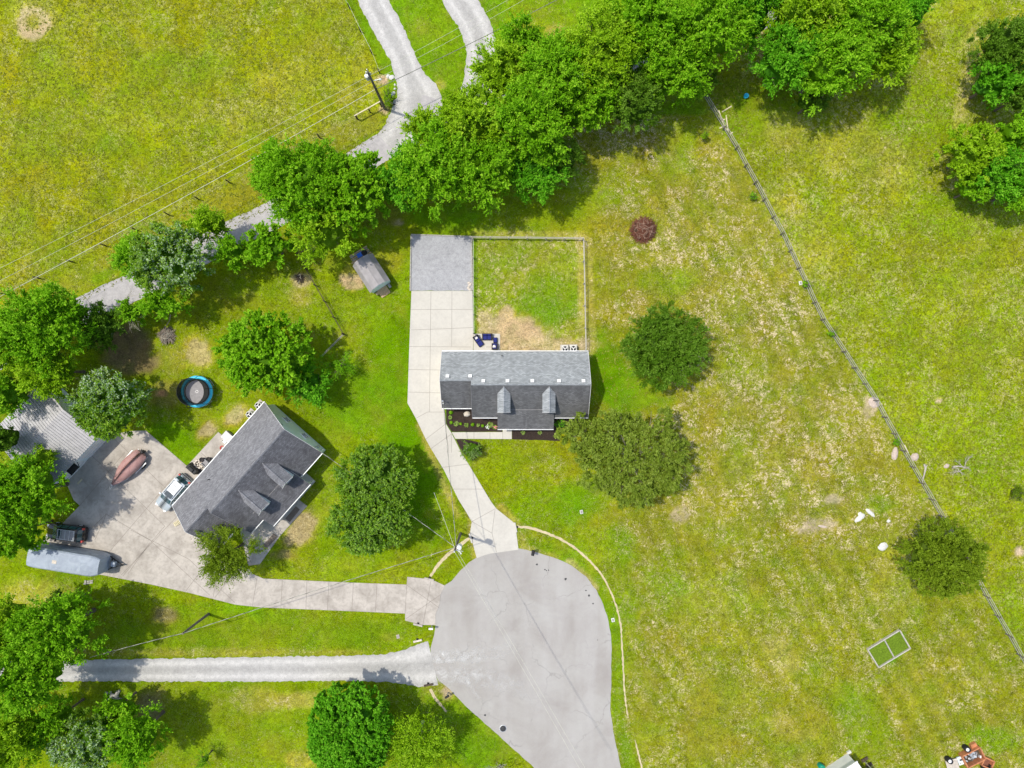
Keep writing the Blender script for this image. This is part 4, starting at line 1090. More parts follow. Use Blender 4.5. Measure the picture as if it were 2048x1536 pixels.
m = MB(); m.bar((-.2, 1.02, .62), (-1.9, 1.08, .62), .12, .04); m.bar((-.2, -1.02, .62), (-1.9, -1.08, .62), .12, .04); m.build('fender', M['galv'], v)
m = MB(); m.box((-2.68, 0, .85), (.3, .34, .55), top=.7); m.cyl((-2.75, 0, .35), (-2.72, 0, .8), .08); m.build('outboard_motor', M['blackplastic'], v)
# ================================================================== TREES
def crown_points(rng, n, rx, ry, rz, lob, lobn, shell, zlo=-.45):
    th = rng.uniform(0, 2*np.pi, n); u = rng.uniform(zlo, 1, n)
    u = np.where(rng.random(n) < .62, np.sqrt(rng.random(n)), u)
    rad = np.sqrt(np.maximum(0, 1-np.clip(u, -1, 1)**2))
    ph = rng.uniform(0, 6.28, 4)
    mod = 1+lob*(np.sin(lobn*th+ph[0])*.5+np.sin((lobn+2)*th+ph[1])*.35+np.sin((2*lobn+1)*th+ph[2])*.3)
    s = shell+(1-shell)*rng.random(n)**.45
    d = np.stack([np.cos(th)*rad, np.sin(th)*rad, u], 1)
    p = d*s[:, None]*np.stack([rx*mod, ry*mod, np.full(n, rz)*(1+.12*np.sin(3*th+ph[3]))], 1)
    return p, d
def leaf_mesh(name, rng, rx, ry, rz, mat, dens=1.0, lsz=.27, lob=.14, lobn=5, shell=.62, clr=.85, twig=(.5, 1.0), droop=.0, aspect=.52, pale=0.0, pale_dir=None, zlo=-.45, cdens=1.0, updirs=.35, hollow=0.0, core=.6):
    area = math.pi*rx*ry
    nc = max(14, int(area*3.0*cdens))
    P, D = crown_points(rng, nc, rx, ry, rz, lob, lobn, shell, zlo)
    if hollow > 0:   # leave some gaps in the crown
        g = vnoise(P[:, 0]+50, P[:, 1]+50, .42, int(rng.integers(50)))
        keep = g > hollow*.8; P = P[keep]; D = D[keep]; nc = len(P)
    nt = 8; nl = max(4, int(12*dens))
    ctint = rng.random(nc)
    # twigs
    dirs = D[:, None, :]*.9+rng.normal(0, .55, (nc, nt, 3)); dirs[..., 2] += updirs-droop*1.2
    dirs /= np.linalg.norm(dirs, axis=2, keepdims=True)
    tl = rng.uniform(twig[0], twig[1], (nc, nt))*clr
    base = P[:, None, :]-D[:, None, :]*.2+rng.normal(0, .12, (nc, nt, 3))
    t = (np.arange(nl)+rng.random((nc, nt, nl)))/nl
    pos = base[:, :, None, :]+dirs[:, :, None, :]*(t*tl[:, :, None])[..., None]
    pos[..., 2] -= droop*(t*tl[:, :, None])**2
    pos += rng.normal(0, .075*clr, pos.shape)
    dr = np.broadcast_to(dirs[:, :, None, :], pos.shape)+rng.normal(0, .65, pos.shape)
    pos = pos.reshape(-1, 3); dr = dr.reshape(-1, 3); dr /= np.linalg.norm(dr, axis=1, keepdims=True)
    N = len(pos)
    out = np.repeat(D, nt*nl, 0)
    nrm = out*.35+np.array([0, 0, .95])+rng.normal(0, .45, (N, 3))
    side = np.cross(dr, nrm); side /= np.linalg.norm(side, axis=1, keepdims=True)+1e-9
    sz = lsz*rng.uniform(.6, 1.25, N); hl = dr*(sz/2)[:, None]; hw = side*(sz*aspect/2)[:, None]
    up = np.cross(side, dr)*(sz*.10)[:, None]
    v = np.stack([pos-hl, pos+hw-hl*.1+up, pos+hl, pos-hw-hl*.1+up], 1).reshape(-1, 3)
    NB = 0
    if core > 0:      # opaque blob in the darkest leaf tint, painted as deep crown shade; blocks see-through
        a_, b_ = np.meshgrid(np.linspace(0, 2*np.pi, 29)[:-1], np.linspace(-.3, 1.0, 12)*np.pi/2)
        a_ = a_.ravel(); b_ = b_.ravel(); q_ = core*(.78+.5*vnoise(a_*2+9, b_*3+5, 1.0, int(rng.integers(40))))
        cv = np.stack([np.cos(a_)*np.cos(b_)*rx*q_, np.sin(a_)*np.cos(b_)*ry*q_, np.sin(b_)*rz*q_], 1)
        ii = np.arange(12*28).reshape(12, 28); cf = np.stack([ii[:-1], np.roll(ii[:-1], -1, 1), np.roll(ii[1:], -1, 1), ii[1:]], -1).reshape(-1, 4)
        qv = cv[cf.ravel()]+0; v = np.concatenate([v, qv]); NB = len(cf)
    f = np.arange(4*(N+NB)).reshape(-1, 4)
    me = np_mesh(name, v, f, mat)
    tint = np.clip(.12+.40*np.repeat(ctint, nt*nl)+.50*rng.random(N), 0, 1)
    pal = np.zeros(N)
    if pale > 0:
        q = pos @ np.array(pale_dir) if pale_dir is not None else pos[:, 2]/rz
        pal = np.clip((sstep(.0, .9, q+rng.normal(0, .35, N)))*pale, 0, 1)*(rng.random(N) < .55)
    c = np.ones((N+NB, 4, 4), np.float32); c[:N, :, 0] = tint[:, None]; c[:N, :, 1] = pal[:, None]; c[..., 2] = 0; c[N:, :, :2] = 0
    at = me.attributes.new('Tint', 'FLOAT_COLOR', 'POINT'); at.data.foreach_set('color', c.ravel())
    return me, P
def skeleton(rng, P, base_z, r0, mat, name='trunk', nb=9, lean=(0, 0), reach=.8, sub=3):
    """trunk + limbs towards the crown clumps; coordinates relative to trunk foot; crown centre at (0,0,base_z)"""
    m = MB(); rn = random.Random(int(rng.integers(1e6)))
    fork = Vector((0, 0, base_z*.45))
    m.tube([(0, 0, -.05), (0.02, 0, base_z*.12), fork], [r0*1.35, r0, r0*.85], 9)
    if len(P) == 0: return m
    top = Vector((rn.uniform(-.3, .3), rn.uniform(-.3, .3), base_z*1.05)); m.tube([fork, fork.lerp(top, .5)+Vector((.1, .05, 0)), top], [r0*.8, r0*.5, r0*.2], 7)
    ids = rng.permutation(len(P))[:nb]
    for i in ids:
        e = Vector(P[i])*reach+Vector((0, 0, base_z)); s_ = fork.lerp(top, rn.uniform(0, .6)); mid = s_.lerp(e, .5)+Vector((rn.uniform(-.3, .3), rn.uniform(-.3, .3), rn.uniform(.1, .5)))
        m.tube([s_, mid, e], [r0*.42, r0*.24, r0*.07], 6)
        for _ in range(sub):
            a = mid.lerp(e, rn.uniform(0, .8)); d = (e-s_).normalized()+Vector((rn.uniform(-.8, .8), rn.uniform(-.8, .8), rn.uniform(-.1, .5)))
            m.tube([a, a+d*rn.uniform(.4, 1.1)], [r0*.14, r0*.04], 5)
    return m
STY = {
 'locust':  dict(mat='lf_bright', lsz=.30, lob=.17, lobn=5, shell=.55, clr=1.05, twig=(.55, 1.25), aspect=.50, hollow=.16),
 'lime':    dict(mat='lf_lime', lsz=.29, lob=.18, lobn=4, shell=.50, clr=1.05, twig=(.5, 1.2), aspect=.50, hollow=.14),
 'emerald': dict(mat='lf_emerald', lsz=.29, lob=.18, lobn=4, shell=.5, clr=1.05, twig=(.5, 1.2), aspect=.5, hollow=.14),
 'maple':   dict(mat='lf_bright', lsz=.33, lob=.10, lobn=5, shell=.66, clr=.85, twig=(.4, .9), aspect=.62, hollow=.08),
 'round':   dict(mat='lf_emerald', lsz=.27, lob=.05, lobn=4, shell=.88, clr=.6, twig=(.3, .7), aspect=.65, cdens=2.6, hollow=0, core=.74),
 'dark':    dict(mat='lf_deep', lsz=.24, lob=.09, lobn=5, shell=.62, clr=.85, twig=(.4, .95), aspect=.45, cdens=1.25, hollow=.08),
 'mid':     dict(mat='lf_mid', lsz=.30, lob=.08, lobn=4, shell=.66, clr=.85, twig=(.5, 1.0), aspect=.45, cdens=1.4, hollow=.1, pale=.15),
 'oak':     dict(mat='lf_olive', lsz=.25, lob=.20, lobn=5, shell=.66, clr=.78, twig=(.3, .85), aspect=.55, cdens=.95, hollow=.26, core=0),
 'dusk':    dict(mat='lf_darkolive', lsz=.25, lob=.10, lobn=5, shell=.6, clr=.85, twig=(.4, 1.0), aspect=.45, cdens=1.3, hollow=.08),
 'silver':  dict(mat='lf_silver', lsz=.28, lob=.10, lobn=5, shell=.66, clr=.85, twig=(.4, .9), aspect=.5, cdens=1.2, hollow=.08, pale=.75),
 'spindly': dict(mat='lf_lime', lsz=.22, lob=.30, lobn=5, shell=.30, clr=1.1, twig=(.7, 1.5), aspect=.32, cdens=.85, dens=1.1, hollow=.30, core=0),
 'loose':   dict(mat='lf_darkolive', lsz=.22, lob=.22, lobn=6, shell=.35, clr=1.0, twig=(.6, 1.3), aspect=.4, cdens=1.2, hollow=.15, core=.3),
}
tree_seed = [100]
def tree(px, py, rpx, h, style, label, ry=None, cat='tree', name='broadleaf_tree', group=None, bark='bark', r0=None, nb=10, reach=.85, rzf=None, over=None, flat=0.62, sub=3, rot=0):
    tree_seed[0] += 1; rng = np.random.default_rng(tree_seed[0])
    st = dict(STY[style]); st.update(over or {})
    mat = M[st.pop('mat')]
    zc = h*flat; k = (CAMH-zc)/CAMH/PPM
    rx = rpx*k; ryy = (ry or rpx)*k; rz = min(rzf or h*(1-flat)*.97, 8)
    small = min(1.0, rpx/42)
    if small < 1:
        st['clr'] = st.get('clr', .9)*max(.28, small); st['lsz'] = st['lsz']*max(.5, small); st['cdens'] = st.get('cdens', 1)*(1.6 if small < .5 else 1.15)
    # shave for twig length so the outline lands on the photographed radius
    shr = .38*st.get('clr', .9)
    rx = max(.35, rx-shr*min(1, rx/3)); ryy = max(.35, ryy-shr*min(1, ryy/3))
    c = W(px, py, zc)
    t = thing(name, label, cat, (c.x, c.y, 0), rot, group)
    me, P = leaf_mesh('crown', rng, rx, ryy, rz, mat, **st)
    o = bpy.data.objects.new('crown', me); COL.objects.link(o); o.parent = t; o.location = (0, 0, zc)
    r0 = r0 or max(.06, .035*max(rx, ryy)+.05)
    skeleton(rng, P, zc, r0, bark, nb=nb, reach=reach, sub=sub).build('trunk', M[bark], t)
    return t
NG = 'trees along the north lane'
T = [
 # north line, west to east
 (612, 372, 98, 11, 'locust', 'big bright green tree overhanging the narrow lane, west of the gravel junction', None, {}),
 (706, 386, 86, 10, 'maple', 'rounded green tree merging into the big lane tree from the east side, above the shed', None, {}),
 (648, 452, 76, 8.5, 'lime', 'drooping light green tree just above the small fire pit fence', None, {}),
 (556, 350, 52, 8, 'locust', 'smaller bright crown at the pasture-side tip of the big lane tree', None, {}),
 (812, 360, 70, 9, 'emerald', 'emerald green tree right below the gravel junction, nearest the gravel pad', 62, {}),
 (870, 345, 88, 11, 'locust', 'wide bright tree between the gravel junction and the gravel pad', None, {}),
 (845, 262, 40, 7, 'lime', 'small light tree tip poking over the gravel junction', None, {}),
 (950, 250, 80, 11, 'lime', 'light green tree east of the gravel junction at the lane edge', None, {}),
 (962, 340, 76, 10, 'locust', 'bright tree overhanging the lawn north of the fenced yard', None, {}),
 (1060, 250, 92, 12, 'locust', 'large bright tree in the middle of the northern tree line', None, {}),
 (1075, 338, 68, 8, 'emerald', 'shaded emerald tree at the lawn edge of the northern tree line', None, {}),
 (1125, 320, 44, 7, 'dark', 'low dark green tree tucked at the south-east lawn corner of the tree line', None, {}),
 (1000, 150, 62, 10, 'lime', 'light green tree at the end of the second gravel drive', None, {}),
 (1040, 85, 44, 9, 'locust', 'narrow bright tree beside the second gravel drive under the power lines', None, {}),
 (1110, 160, 84, 11, 'locust', 'broad bright tree east of the second gravel drive', None, {}),
 (1200, 110, 88, 12, 'lime', 'light green tree near the top edge with grass patch to its left', None, {}),
 (1150, 215, 58, 9, 'maple', 'mid green tree filling in behind the shaded notch of lawn', None, {}),
 (905, 275, 56, 9, 'locust', 'bright tree over the lane, just east of the gravel junction', None, {}),
 (1190, 200, 62, 9, 'locust', 'bright tree above the shaded notch of lawn', None, {}),
 (1265, 205, 68, 9, 'dark', 'darker green tree hanging over the lawn west of the field fence top', None, {}),
 (1290, 60, 92, 12, 'locust', 'large tree at the top edge, left of the field fence line', None, {}),
 (1350, 140, 76, 10, 'locust', 'bright tree beside the top end of the diagonal fence', None, {}),
 (1420, 60, 86, 12, 'locust', 'large bright tree at the top edge in line with the diagonal fence', None, {}),
 (1400, 165, 36, 5, 'dark', 'low dark shrubby tree swallowing the top of the diagonal fence', None, {}),
 (1500, 25, 70, 11, 'emerald', 'emerald green tree at the top edge between two bright ones', None, {}),
 (1570, 120, 76, 10, 'emerald', 'emerald green tree bulging over the pasture right of the blue tub', None, {}),
 (1600, 30, 80, 12, 'lime', 'light green tree at top edge above the pasture corner', None, {}),
 (1655, 130, 80, 11, 'locust', 'large bright tree leaning into the pasture, top right', None, {}),
 (1720, 50, 90, 12, 'locust', 'wide tree at the top edge of the pasture', None, {}),
 (1770, 110, 66, 9, 'lime', 'light green tree at the east end of the northern tree line', None, {}),
 (1820, 20, 54, 9, 'emerald', 'last emerald tree of the northern line, touching the top edge', None, {}),
 (1620, 205, 36, 5, 'dark', 'low dark tree at the south tip of the pasture trees', 26, {}),
 # lane side, west
 (420, 446, 48, 7, 'lime', 'small yellow-green tree leaning over the lane', 34, {}),
 (470, 506, 40, 6, 'locust', 'small bright tree between the silver-leaved tree and the lane', 34, {}),
 (540, 492, 50, 6.5, 'maple', 'rounded green tree south of the lane beside the yard fence', None, {}),
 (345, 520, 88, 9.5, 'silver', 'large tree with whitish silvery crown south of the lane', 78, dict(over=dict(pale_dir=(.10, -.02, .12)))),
 (278, 520, 40, 7, 'locust', 'yellow-green flank tree left of the big silvery tree', 56, {}),
 (330, 610, 50, 6, 'locust', 'low green tree below the silvery tree near the brush pile', 30, {}),
 (262, 625, 34, 5, 'maple', 'small green tree between the lane and the bare dead limbs', 28, {}),
 (90, 660, 92, 11, 'locust', 'big bright tree above the metal-roofed garage, near the left edge', None, {}),
 (25, 690, 66, 10, 'lime', 'light green tree on the left edge above the garage', None, {}),
 (140, 625, 46, 9, 'locust', 'bright tree tip pointing at the lane bend, upper left', None, {}),
 (104, 742, 64, 9, 'lime', 'light green tree hanging over the garage roof', None, {}),
 (20, 785, 52, 9, 'locust', 'tree on the left edge beside the garage roof', None, {}),
 (205, 655, 44, 6, 'dark', 'dark shaded tree with bare limbs beside brown soil', 52, {}),
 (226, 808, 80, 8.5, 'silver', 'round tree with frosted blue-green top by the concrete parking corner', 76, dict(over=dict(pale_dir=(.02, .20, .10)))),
 (6, 880, 40, 9, 'dark', 'dark green tree at the left edge below the garage roof', None, {}),
 (60, 985, 80, 10, 'locust', 'large bright tree left of the parking and covered boat', None, {}),
 (20, 1010, 70, 11, 'locust', 'bright tree on the left edge above the black suv', None, {}),
 (42, 1060, 52, 8, 'maple', 'green tree whose edge overhangs the black suv and the covered trailer', 56, {}),
 (85, 920, 30, 7, 'lime', 'small bright crown against the garage roof edge', 36, {}),
 # yard trees
 (536, 706, 100, 9, 'maple', 'full round bright tree between trampoline and the yard fence', 90, dict(over=dict(lob=.06, hollow=.03))),
 (618, 770, 44, 5.5, 'emerald', 'lower green tree at the north-east side of the blue house gable', 48, {}),
 (672, 728, 34, 3.5, 'loose', 'sparse feathery shrub near the corner of the wire fence', 30, dict(name='shrub', cat='shrub', over=dict(mat='lf_bright'))),
 (752, 955, 88, 7, 'mid', 'upper of two dark glossy trees between the houses', 72, {}),
 (742, 1045, 88, 8, 'mid', 'lower fuller dark glossy tree between the houses, above the west driveway', 66, dict(over=dict(cdens=1.5, shell=.75, hollow=0))),
 (455, 1107, 66, 7, 'loose', 'loose airy tree standing in front of the blue house roof', 62, dict(over=dict(cdens=1.8))),
 (1330, 694, 94, 6.5, 'dark', 'dense dark green round tree alone on the east lawn', 92, dict(over=dict(lob=.10, cdens=1.6, lsz=.22))),
 (1266, 914, 120, 8.5, 'oak', 'wide open-branched olive green tree at the east end of the white house', 102, dict(nb=22, bark='bark_pale', reach=.97, r0=.17, sub=4, over=dict(cdens=1.7, lob=.15, hollow=.10))),
 (1172, 876, 56, 6.5, 'oak', 'smaller olive tree limb mass overhanging the mulch bed corner', 62, dict(bark='bark_pale', over=dict(cdens=1.5))),
 (1885, 1118, 88, 7, 'dusk', 'dark olive tree growing through the diagonal field fence', 86, {}),
 (2036, 986, 16, 1.5, 'dusk', 'small dark shrub alone in the pasture at the right edge', None, dict(name='shrub', cat='shrub')),
 (2010, 95, 74, 8, 'dark', 'dark green tree at the top right corner', 62, {}),
 (1990, 165, 58, 6.5, 'emerald', 'bright emerald bushy tree below the dark one at the right edge', 50, dict(over=dict(shell=.7, clr=.7))),
 (2045, 190, 44, 7, 'dark', 'dark tree cut by the right edge near the top', 44, {}),
 (1945, 310, 66, 7, 'lime', 'rounded yellow-green bushy tree in the pasture thicket', 62, dict(over=dict(shell=.72, clr=.7))),
 (2000, 350, 60, 7.5, 'emerald', 'emerald tree in the middle of the right-hand thicket', 60, {}),
 (2035, 270, 52, 8, 'maple', 'green tree on the right edge at the top of the thicket', 46, {}),
 (2040, 380, 50, 7, 'locust', 'bright tree at the right edge at the bottom of the thicket', 46, {}),
 (1945, 380, 36, 5, 'maple', 'small rounded green tree at the lower left of the thicket', 36, dict(over=dict(shell=.72, clr=.7))),
 # south-west
 (110, 1262, 100, 11, 'locust', 'big bright tree over the west end of the lower gravel drive', 82, {}),
 (60, 1350, 84, 12, 'locust', 'large bright tree on the left edge at the end of the lower gravel drive', 76, {}),
 (20, 1250, 56, 11, 'lime', 'light green tree on the left edge above the lower gravel drive', 66, {}),
 (135, 1205, 40, 5, 'dark', 'darker tree top at the north side of the lower left trees', 30, {}),
 (30, 1470, 80, 11, 'lime', 'light green tree in the bottom left corner', 74, {}),
 (110, 1440, 50, 8, 'locust', 'open green tree beside the white sheet in the lower left', 50, {}),
 (190, 1480, 84, 9, 'silver', 'grey-green tree at the bottom edge, lower left', 66, dict(over=dict(pale=.5))),
 (278, 1470, 62, 8.5, 'locust', 'bright tree at the bottom edge beside the large lawn shadow', 66, {}),
 (235, 1415, 44, 6, 'maple', 'small tree just below the stump pile by the lower drive', 30, {}),
 (410, 1518, 22, 3, 'loose', 'small shrubby sapling in the shadow at the bottom edge', 20, dict(name='shrub', cat='shrub', over=dict(mat='lf_bright'))),
 (701, 1460, 90, 8.5, 'round', 'very dense round tree at the bottom edge below the gravel drive', 102, {}),
 (836, 1480, 66, 6.5, 'spindly', 'thin yellow-green feathery tree right of the dense round tree', 72, dict(bark='bark_pale', nb=10, over=dict(cdens=1.5, lsz=.28))),
 (942, 900, 25, 2.2, 'mid', 'flowering rounded bush at the front walk corner by the driveway', 24, dict(name='shrub', cat='shrub', over=dict(pale=.5, lsz=.2))),
 (776, 195, 12, 1.2, 'lime', 'spiky garden plant ringed by stones at the utility pole', 22, dict(name='shrub', cat='shrub', over=dict(lsz=.3, aspect=.25))),
 (1409, 273, 7, 1.4, 'lime', 'small yellow-green weed bush on the upper part of the diagonal fence', 6, dict(name='shrub', cat='shrub')),
 (1506, 392, 5, 1.0, 'maple', 'weed clump at the diagonal fence, level with the pasture thicket', 6, dict(name='shrub', cat='shrub')),
 (1612, 568, 5, 1.0, 'maple', 'weed clump on the diagonal fence, level with the top of the dark lawn tree', 6, dict(name='shrub', cat='shrub')),
 (1793, 884, 6, 1.0, 'maple', 'weed clump on the diagonal fence by the two pinkish boulders', 7, dict(name='shrub', cat='shrub')),
 (1664, 668, 4, .9, 'maple', 'weed clump on the diagonal fence, level with the middle of the dark lawn tree', 5, dict(name='shrub', cat='shrub')),
 (1118, 846, 11, 1.2, 'emerald', 'bright green bush against the porch corner in the right mulch bed', 10, dict(name='shrub', cat='shrub')),
]
for (px, py, r, h, sty, lab, ry, kw) in T:
    kw = dict(kw); grp = None
    if kw.get('name') != 'shrub' and py < 460 and 540 < px < 1850: grp = NG
    tree(px, py, r, h, sty, lab, ry=ry, group=grp, **kw)

# bare trees, dead limbs, brush
def twiggy(m, rn, p, d, L, r, depth, spread=.6):
    q = p+d*L; m.tube([p, p.lerp(q, .5)+Vector((rn.uniform(-.1, .1), rn.uniform(-.1, .1), rn.uniform(-.05, .05)))*L, q], [r, r*.8, r*.55], 5)
    if depth == 0: return
    for i in range(rn.choice((2, 3, 3))):
        nd = (d+Vector((rn.uniform(-1, 1), rn.uniform(-1, 1), rn.uniform(-.4, .6)))*spread).normalized()
        twiggy(m, rn, p.lerp(q, rn.uniform(.45, 1)), nd, L*rn.uniform(.55, .8), r*.55, depth-1, spread)
rn = random.Random(12)
c = W(1000, 1530, 0); t = thing('bare_tree', 'leafless pale twiggy tree at the bottom edge next to the asphalt', 'tree', c)
m = MB()
for i in range(6):
    a = i*1.05; twiggy(m, rn, Vector((0, 0, .3)), Vector((math.cos(a)*.6, math.sin(a)*.6, .9)).normalized(), 1.3, .05, 4)
m.cyl((0, 0, 0), (0, 0, .8), .12, .08); m.build('branches', M['dead'], t)
c = W(232, 612, 3.5); t = thing('dead_tree', 'bleached bare limbs of a dead tree beside the lane', 'tree', (c.x, c.y, 0))
m = MB(); m.tube([(0, 0, 0), (.1, 0, 1.6), (0, .1, 3.2)], [.16, .13, .1], 7)
for d in ((1.0, -.55, .25), (-.9, .1, .2), (-.3, -.8, .2), (.5, .3, .3), (1.0, -.9, .15)): twiggy(m, rn, Vector((0, 0, 3.0)), Vector(d).normalized(), 1.9, .05, 3, .45)
m.build('branches', M['dead'], t)
c = W(1918, 935, .1); t = thing('dead_branch', 'bleached fallen tree top lying in the pasture', 'deadwood', c)
m = MB(); twiggy(m, rn, Vector((-.9, .1, .3)), Vector((1, 0, .02)), 1.2, .14, 0)
for a in range(7):
    an = rn.uniform(0, 6.28); twiggy(m, rn, Vector((rn.uniform(-.5, .6), rn.uniform(-.2, .2), .3)), Vector((math.cos(an), math.sin(an)*.8, .08)).normalized(), rn.uniform(.35, .9), .05, 4, .7)
m.build('branches', M['dead'], t)
c = W(1847, 945, .05); t = thing('fallen_log', 'pale forked log lying against the diagonal fence', 'deadwood', c)
m = MB(); m.tube([(-.25, -1.2, .12), (0, -.2, .14), (.15, .5, .14), (.0, 1.0, .14)], [.06, .09, .13, .12], 7); m.tube([(.15, .5, .14), (.35, .9, .14)], [.09, .06], 6); m.build('log', M['dead'], t)
def pile(px, py, r, hgt, n, mat, label, name='brush_pile', z=0, L=.7):
    c = W(px, py, 0); t = thing(name, label, 'brush pile', c); rn = random.Random(int(px))
    m = MB()
    for i in range(n):
        a = rn.uniform(0, 6.28); q = rn.random()**.6; x, y = math.cos(a)*q*r, math.sin(a)*q*r; zz = .05+hgt*(1-q*q)*rn.uniform(.5, 1)
        b_ = a+rn.uniform(-1, 1); l = L*rn.uniform(.5, 1.2)
        d = Vector((math.cos(b_)*l/2, math.sin(b_)*l/2, rn.uniform(-.15, .05)))
        p = Vector((x, y, zz)); m.tube([p-d, p+Vector((0, 0, .03)), p+d], [rn.uniform(.02, .05), .03, .02], 4)
    m.build('twigs', mat, t)
    m = MB()
    for i in range(n//9):
        a = rn.uniform(0, 6.28); q = rn.random()**.6*.8; b_ = rn.uniform(0, 3.1); l = L*rn.uniform(.5, 1.3); p = Vector((math.cos(a)*q*r, math.sin(a)*q*r, .12+hgt*(1-q*q))); d = Vector((math.cos(b_)*l/2, math.sin(b_)*l/2, -.04)); m.tube([p-d, p, p+d], [.03, .03, .015], 4)
    m.build('pale_twigs', M['tan_twig'] if mat is M['brown_twig'] else M['dead'], t)
    m = MB(); m.lathe((0, 0, 0), [(r*.9, 0), (r*.7, hgt*.2), (r*.4, hgt*.4), (.01, hgt*.5)], 12); m.build('core', M['wood_dark'], t)
    return t
pile(1286, 460, 1.5, 1.0, 520, M['brown_twig'], 'round heap of reddish brown brush on the lawn')
pile(335, 672, .9, .45, 190, M['grey_twig'], 'grey heap of cut twigs beside the brown soil')
pile(600, 556, .5, .25, 40, M['wood_dark'], 'charred remains of a small campfire by the yard fence', name='campfire')
m = MB(); t = thing('fallen_branch', 'long bent branch spreading into thin twigs over the grey brush heap', 'deadwood', W(338, 655, 0))
m.tube([(.3, 1.7, .2), (.25, .8, .35), (-.1, .1, .5), (-.5, -.7, .4)], [.05, .045, .04, .02], 6)
for i in range(14): twiggy(m, rn, Vector((-.2, -.1, .5)), Vector((-.8+rn.uniform(-.5, .9), -1, -.1)).normalized(), .8, .02, 2, .3)
m.build('branches', M['grey_twig'], t)
# stump pile by the lower drive
c = W(226, 1391, 0); t = thing('log_pile', 'heap of old sawn logs below the lower gravel drive', 'logs', c); m = MB(); rn = random.Random(2)
for i in range(12):
    a = rn.uniform(0, 3.1); p = Vector((rn.uniform(-.7, .7), rn.uniform(-.35, .35), rn.uniform(.12, .4))); d = Vector((math.cos(a), math.sin(a), 0))*rn.uniform(.2, .5); m.cyl(p-d, p+d, rn.uniform(.09, .17), n=9)
m.build('logs', M['wood_grey'], t)
# ================================================================== FENCES
def resample(pts_px, step, z=0):
    P = [Vector((*W2(x, y), z)) for x, y in pts_px]; out = [P[0]]
    for a, b in zip(P[:-1], P[1:]):
        n = max(1, round((b-a).length/step)); out += [a.lerp(b, (i+1)/n) for i in range(n)]
    return out
def fence(name, label, pts, step, post, rails, mats, hgt, wob=0.0, railsz=(.04, .12), seed=1):
    P = resample(pts, step); rn = random.Random(seed); c = P[0].copy()
    t = thing(name, label, 'fence', c)
    Q = [p-c+Vector((rn.uniform(-wob, wob), rn.uniform(-wob, wob), 0)) for p in P]
    for p in Q:
        m = MB(); lean = Vector((rn.uniform(-wob, wob)*.6, rn.uniform(-wob, wob)*.6, 0))
        if post == 'box': m.bar(p+Vector((0, 0, -.05)), p+lean+Vector((0, 0, hgt+.08)), .11, .11)
        else: m.cyl(p+Vector((0, 0, -.05)), p+lean+Vector((0, 0, hgt+.08)), .07, .06, 7)
        m.build('post', mats[0], t)
    for z in rails:
        m = MB()
        for a, b in zip(Q[:-1], Q[1:]):
            d = (b-a).normalized(); n = Vector((-d.y, d.x, 0))*.075
            j = rn.uniform(-.02, .02)
            m.bar(a+n+Vector((0, 0, z+j)), b+n+Vector((0, 0, z+rn.uniform(-.02, .02))), railsz[0], railsz[1])
        m.build('rail', mats[1], t)
    return t
fence('board_fence', 'long weathered board fence running diagonally between lawn and east pasture', FENCE_E, 2.45, 'box', (.35, .8, 1.25), (M['pole'], M['wood_grey']), 1.25, .035, (.045, .085), 3)
f = fence('yard_fence', 'pale rail fence around the back yard of the white house', [(944, 478), (1165, 480.5), (1169.5, 700)], 2.35, 'box', (.35, .75, 1.12), (M['wood_white'], M['wood_white']), 1.15, .01, (.04, .08), 4)
fence('yard_fence', 'thin dark wire fence between the driveway and back yard', [(945.6, 480), (947.2, 667)], 2.4, 'round', (.5, 1.05), (M['wood_grey'], M['wire']), 1.05, .01, (.02, .03), 5)
fence('wire_fence', 'dark low wire fence angling past the campfire remains', [(596, 508), (688, 668)], 2.0, 'round', (.25, .55, .8, 1.0), (M['wood_dark'], M['wood_dark']), 1.0, .04, (.02, .05), 6)
fence('wire_fence', 'short weathered rail fence running from the corner under the round tree', [(688, 669), (645, 712)], 1.9, 'round', (.4, .9), (M['wood_dark'], M['wood_grey']), .95, .03, (.05, .09), 7)
fence('wire_fence', 'wire fence along the grass verge of the north gravel drive', [(683, -6), (700, 18), (722, 64), (744, 108), (759, 146)], 3.2, 'round', (.5, 1.0), (M['wood_dark'], M['wire']), 1.05, .02, (.012, .02), 8)
# lane pasture fence: individually visible dark posts, thin wires
pf = thing('wire_fence', 'pasture wire fence with small dark posts along the lane', 'fence', W(460, 366)); c = W(460, 366)
LP = [(-50, 618), (14, 589), (80, 557), (145, 524), (212, 492), (275, 461), (338, 430), (398, 399), (460, 366), (560, 315), (640, 276), (714, 238)]
for x, y in LP:
    p = W(x, y)-c; m = MB(); m.cyl(p+Vector((0, 0, -.05)), p+Vector((.02, .02, 1.25)), .085, .07, 8); m.build('post', M['wood_dark'], pf)
for z in (.4, .8, 1.15):
    m = MB()
    for a, b in zip(LP[:-1], LP[1:]): m.bar(W(*a)-c+Vector((0, 0, z)), W(*b)-c+Vector((0, 0, z)), .008, .008)
    m.build('wire', M['wood_grey'], pf)
# brace rail at the corner by the pole
t = thing('rail_fence', 'short pale top rail on dark posts beside the utility pole', 'fence', W(714, 238)); c = W(714, 238)
for x, y in ((716, 239), (741, 225.5), (763, 213)):
    p = W(x, y)-c; m = MB(); m.cyl(p, p+Vector((0, 0, 1.2)), .08, .08, 8); m.build('post', M['wood_dark'], t)
m = MB(); m.bar(W(713, 240)-c+Vector((0, 0, 1.2)), W(765, 211)-c+Vector((0, 0, 1.2)), .13, .1); m.build('rail', M['wood_pale'], t)
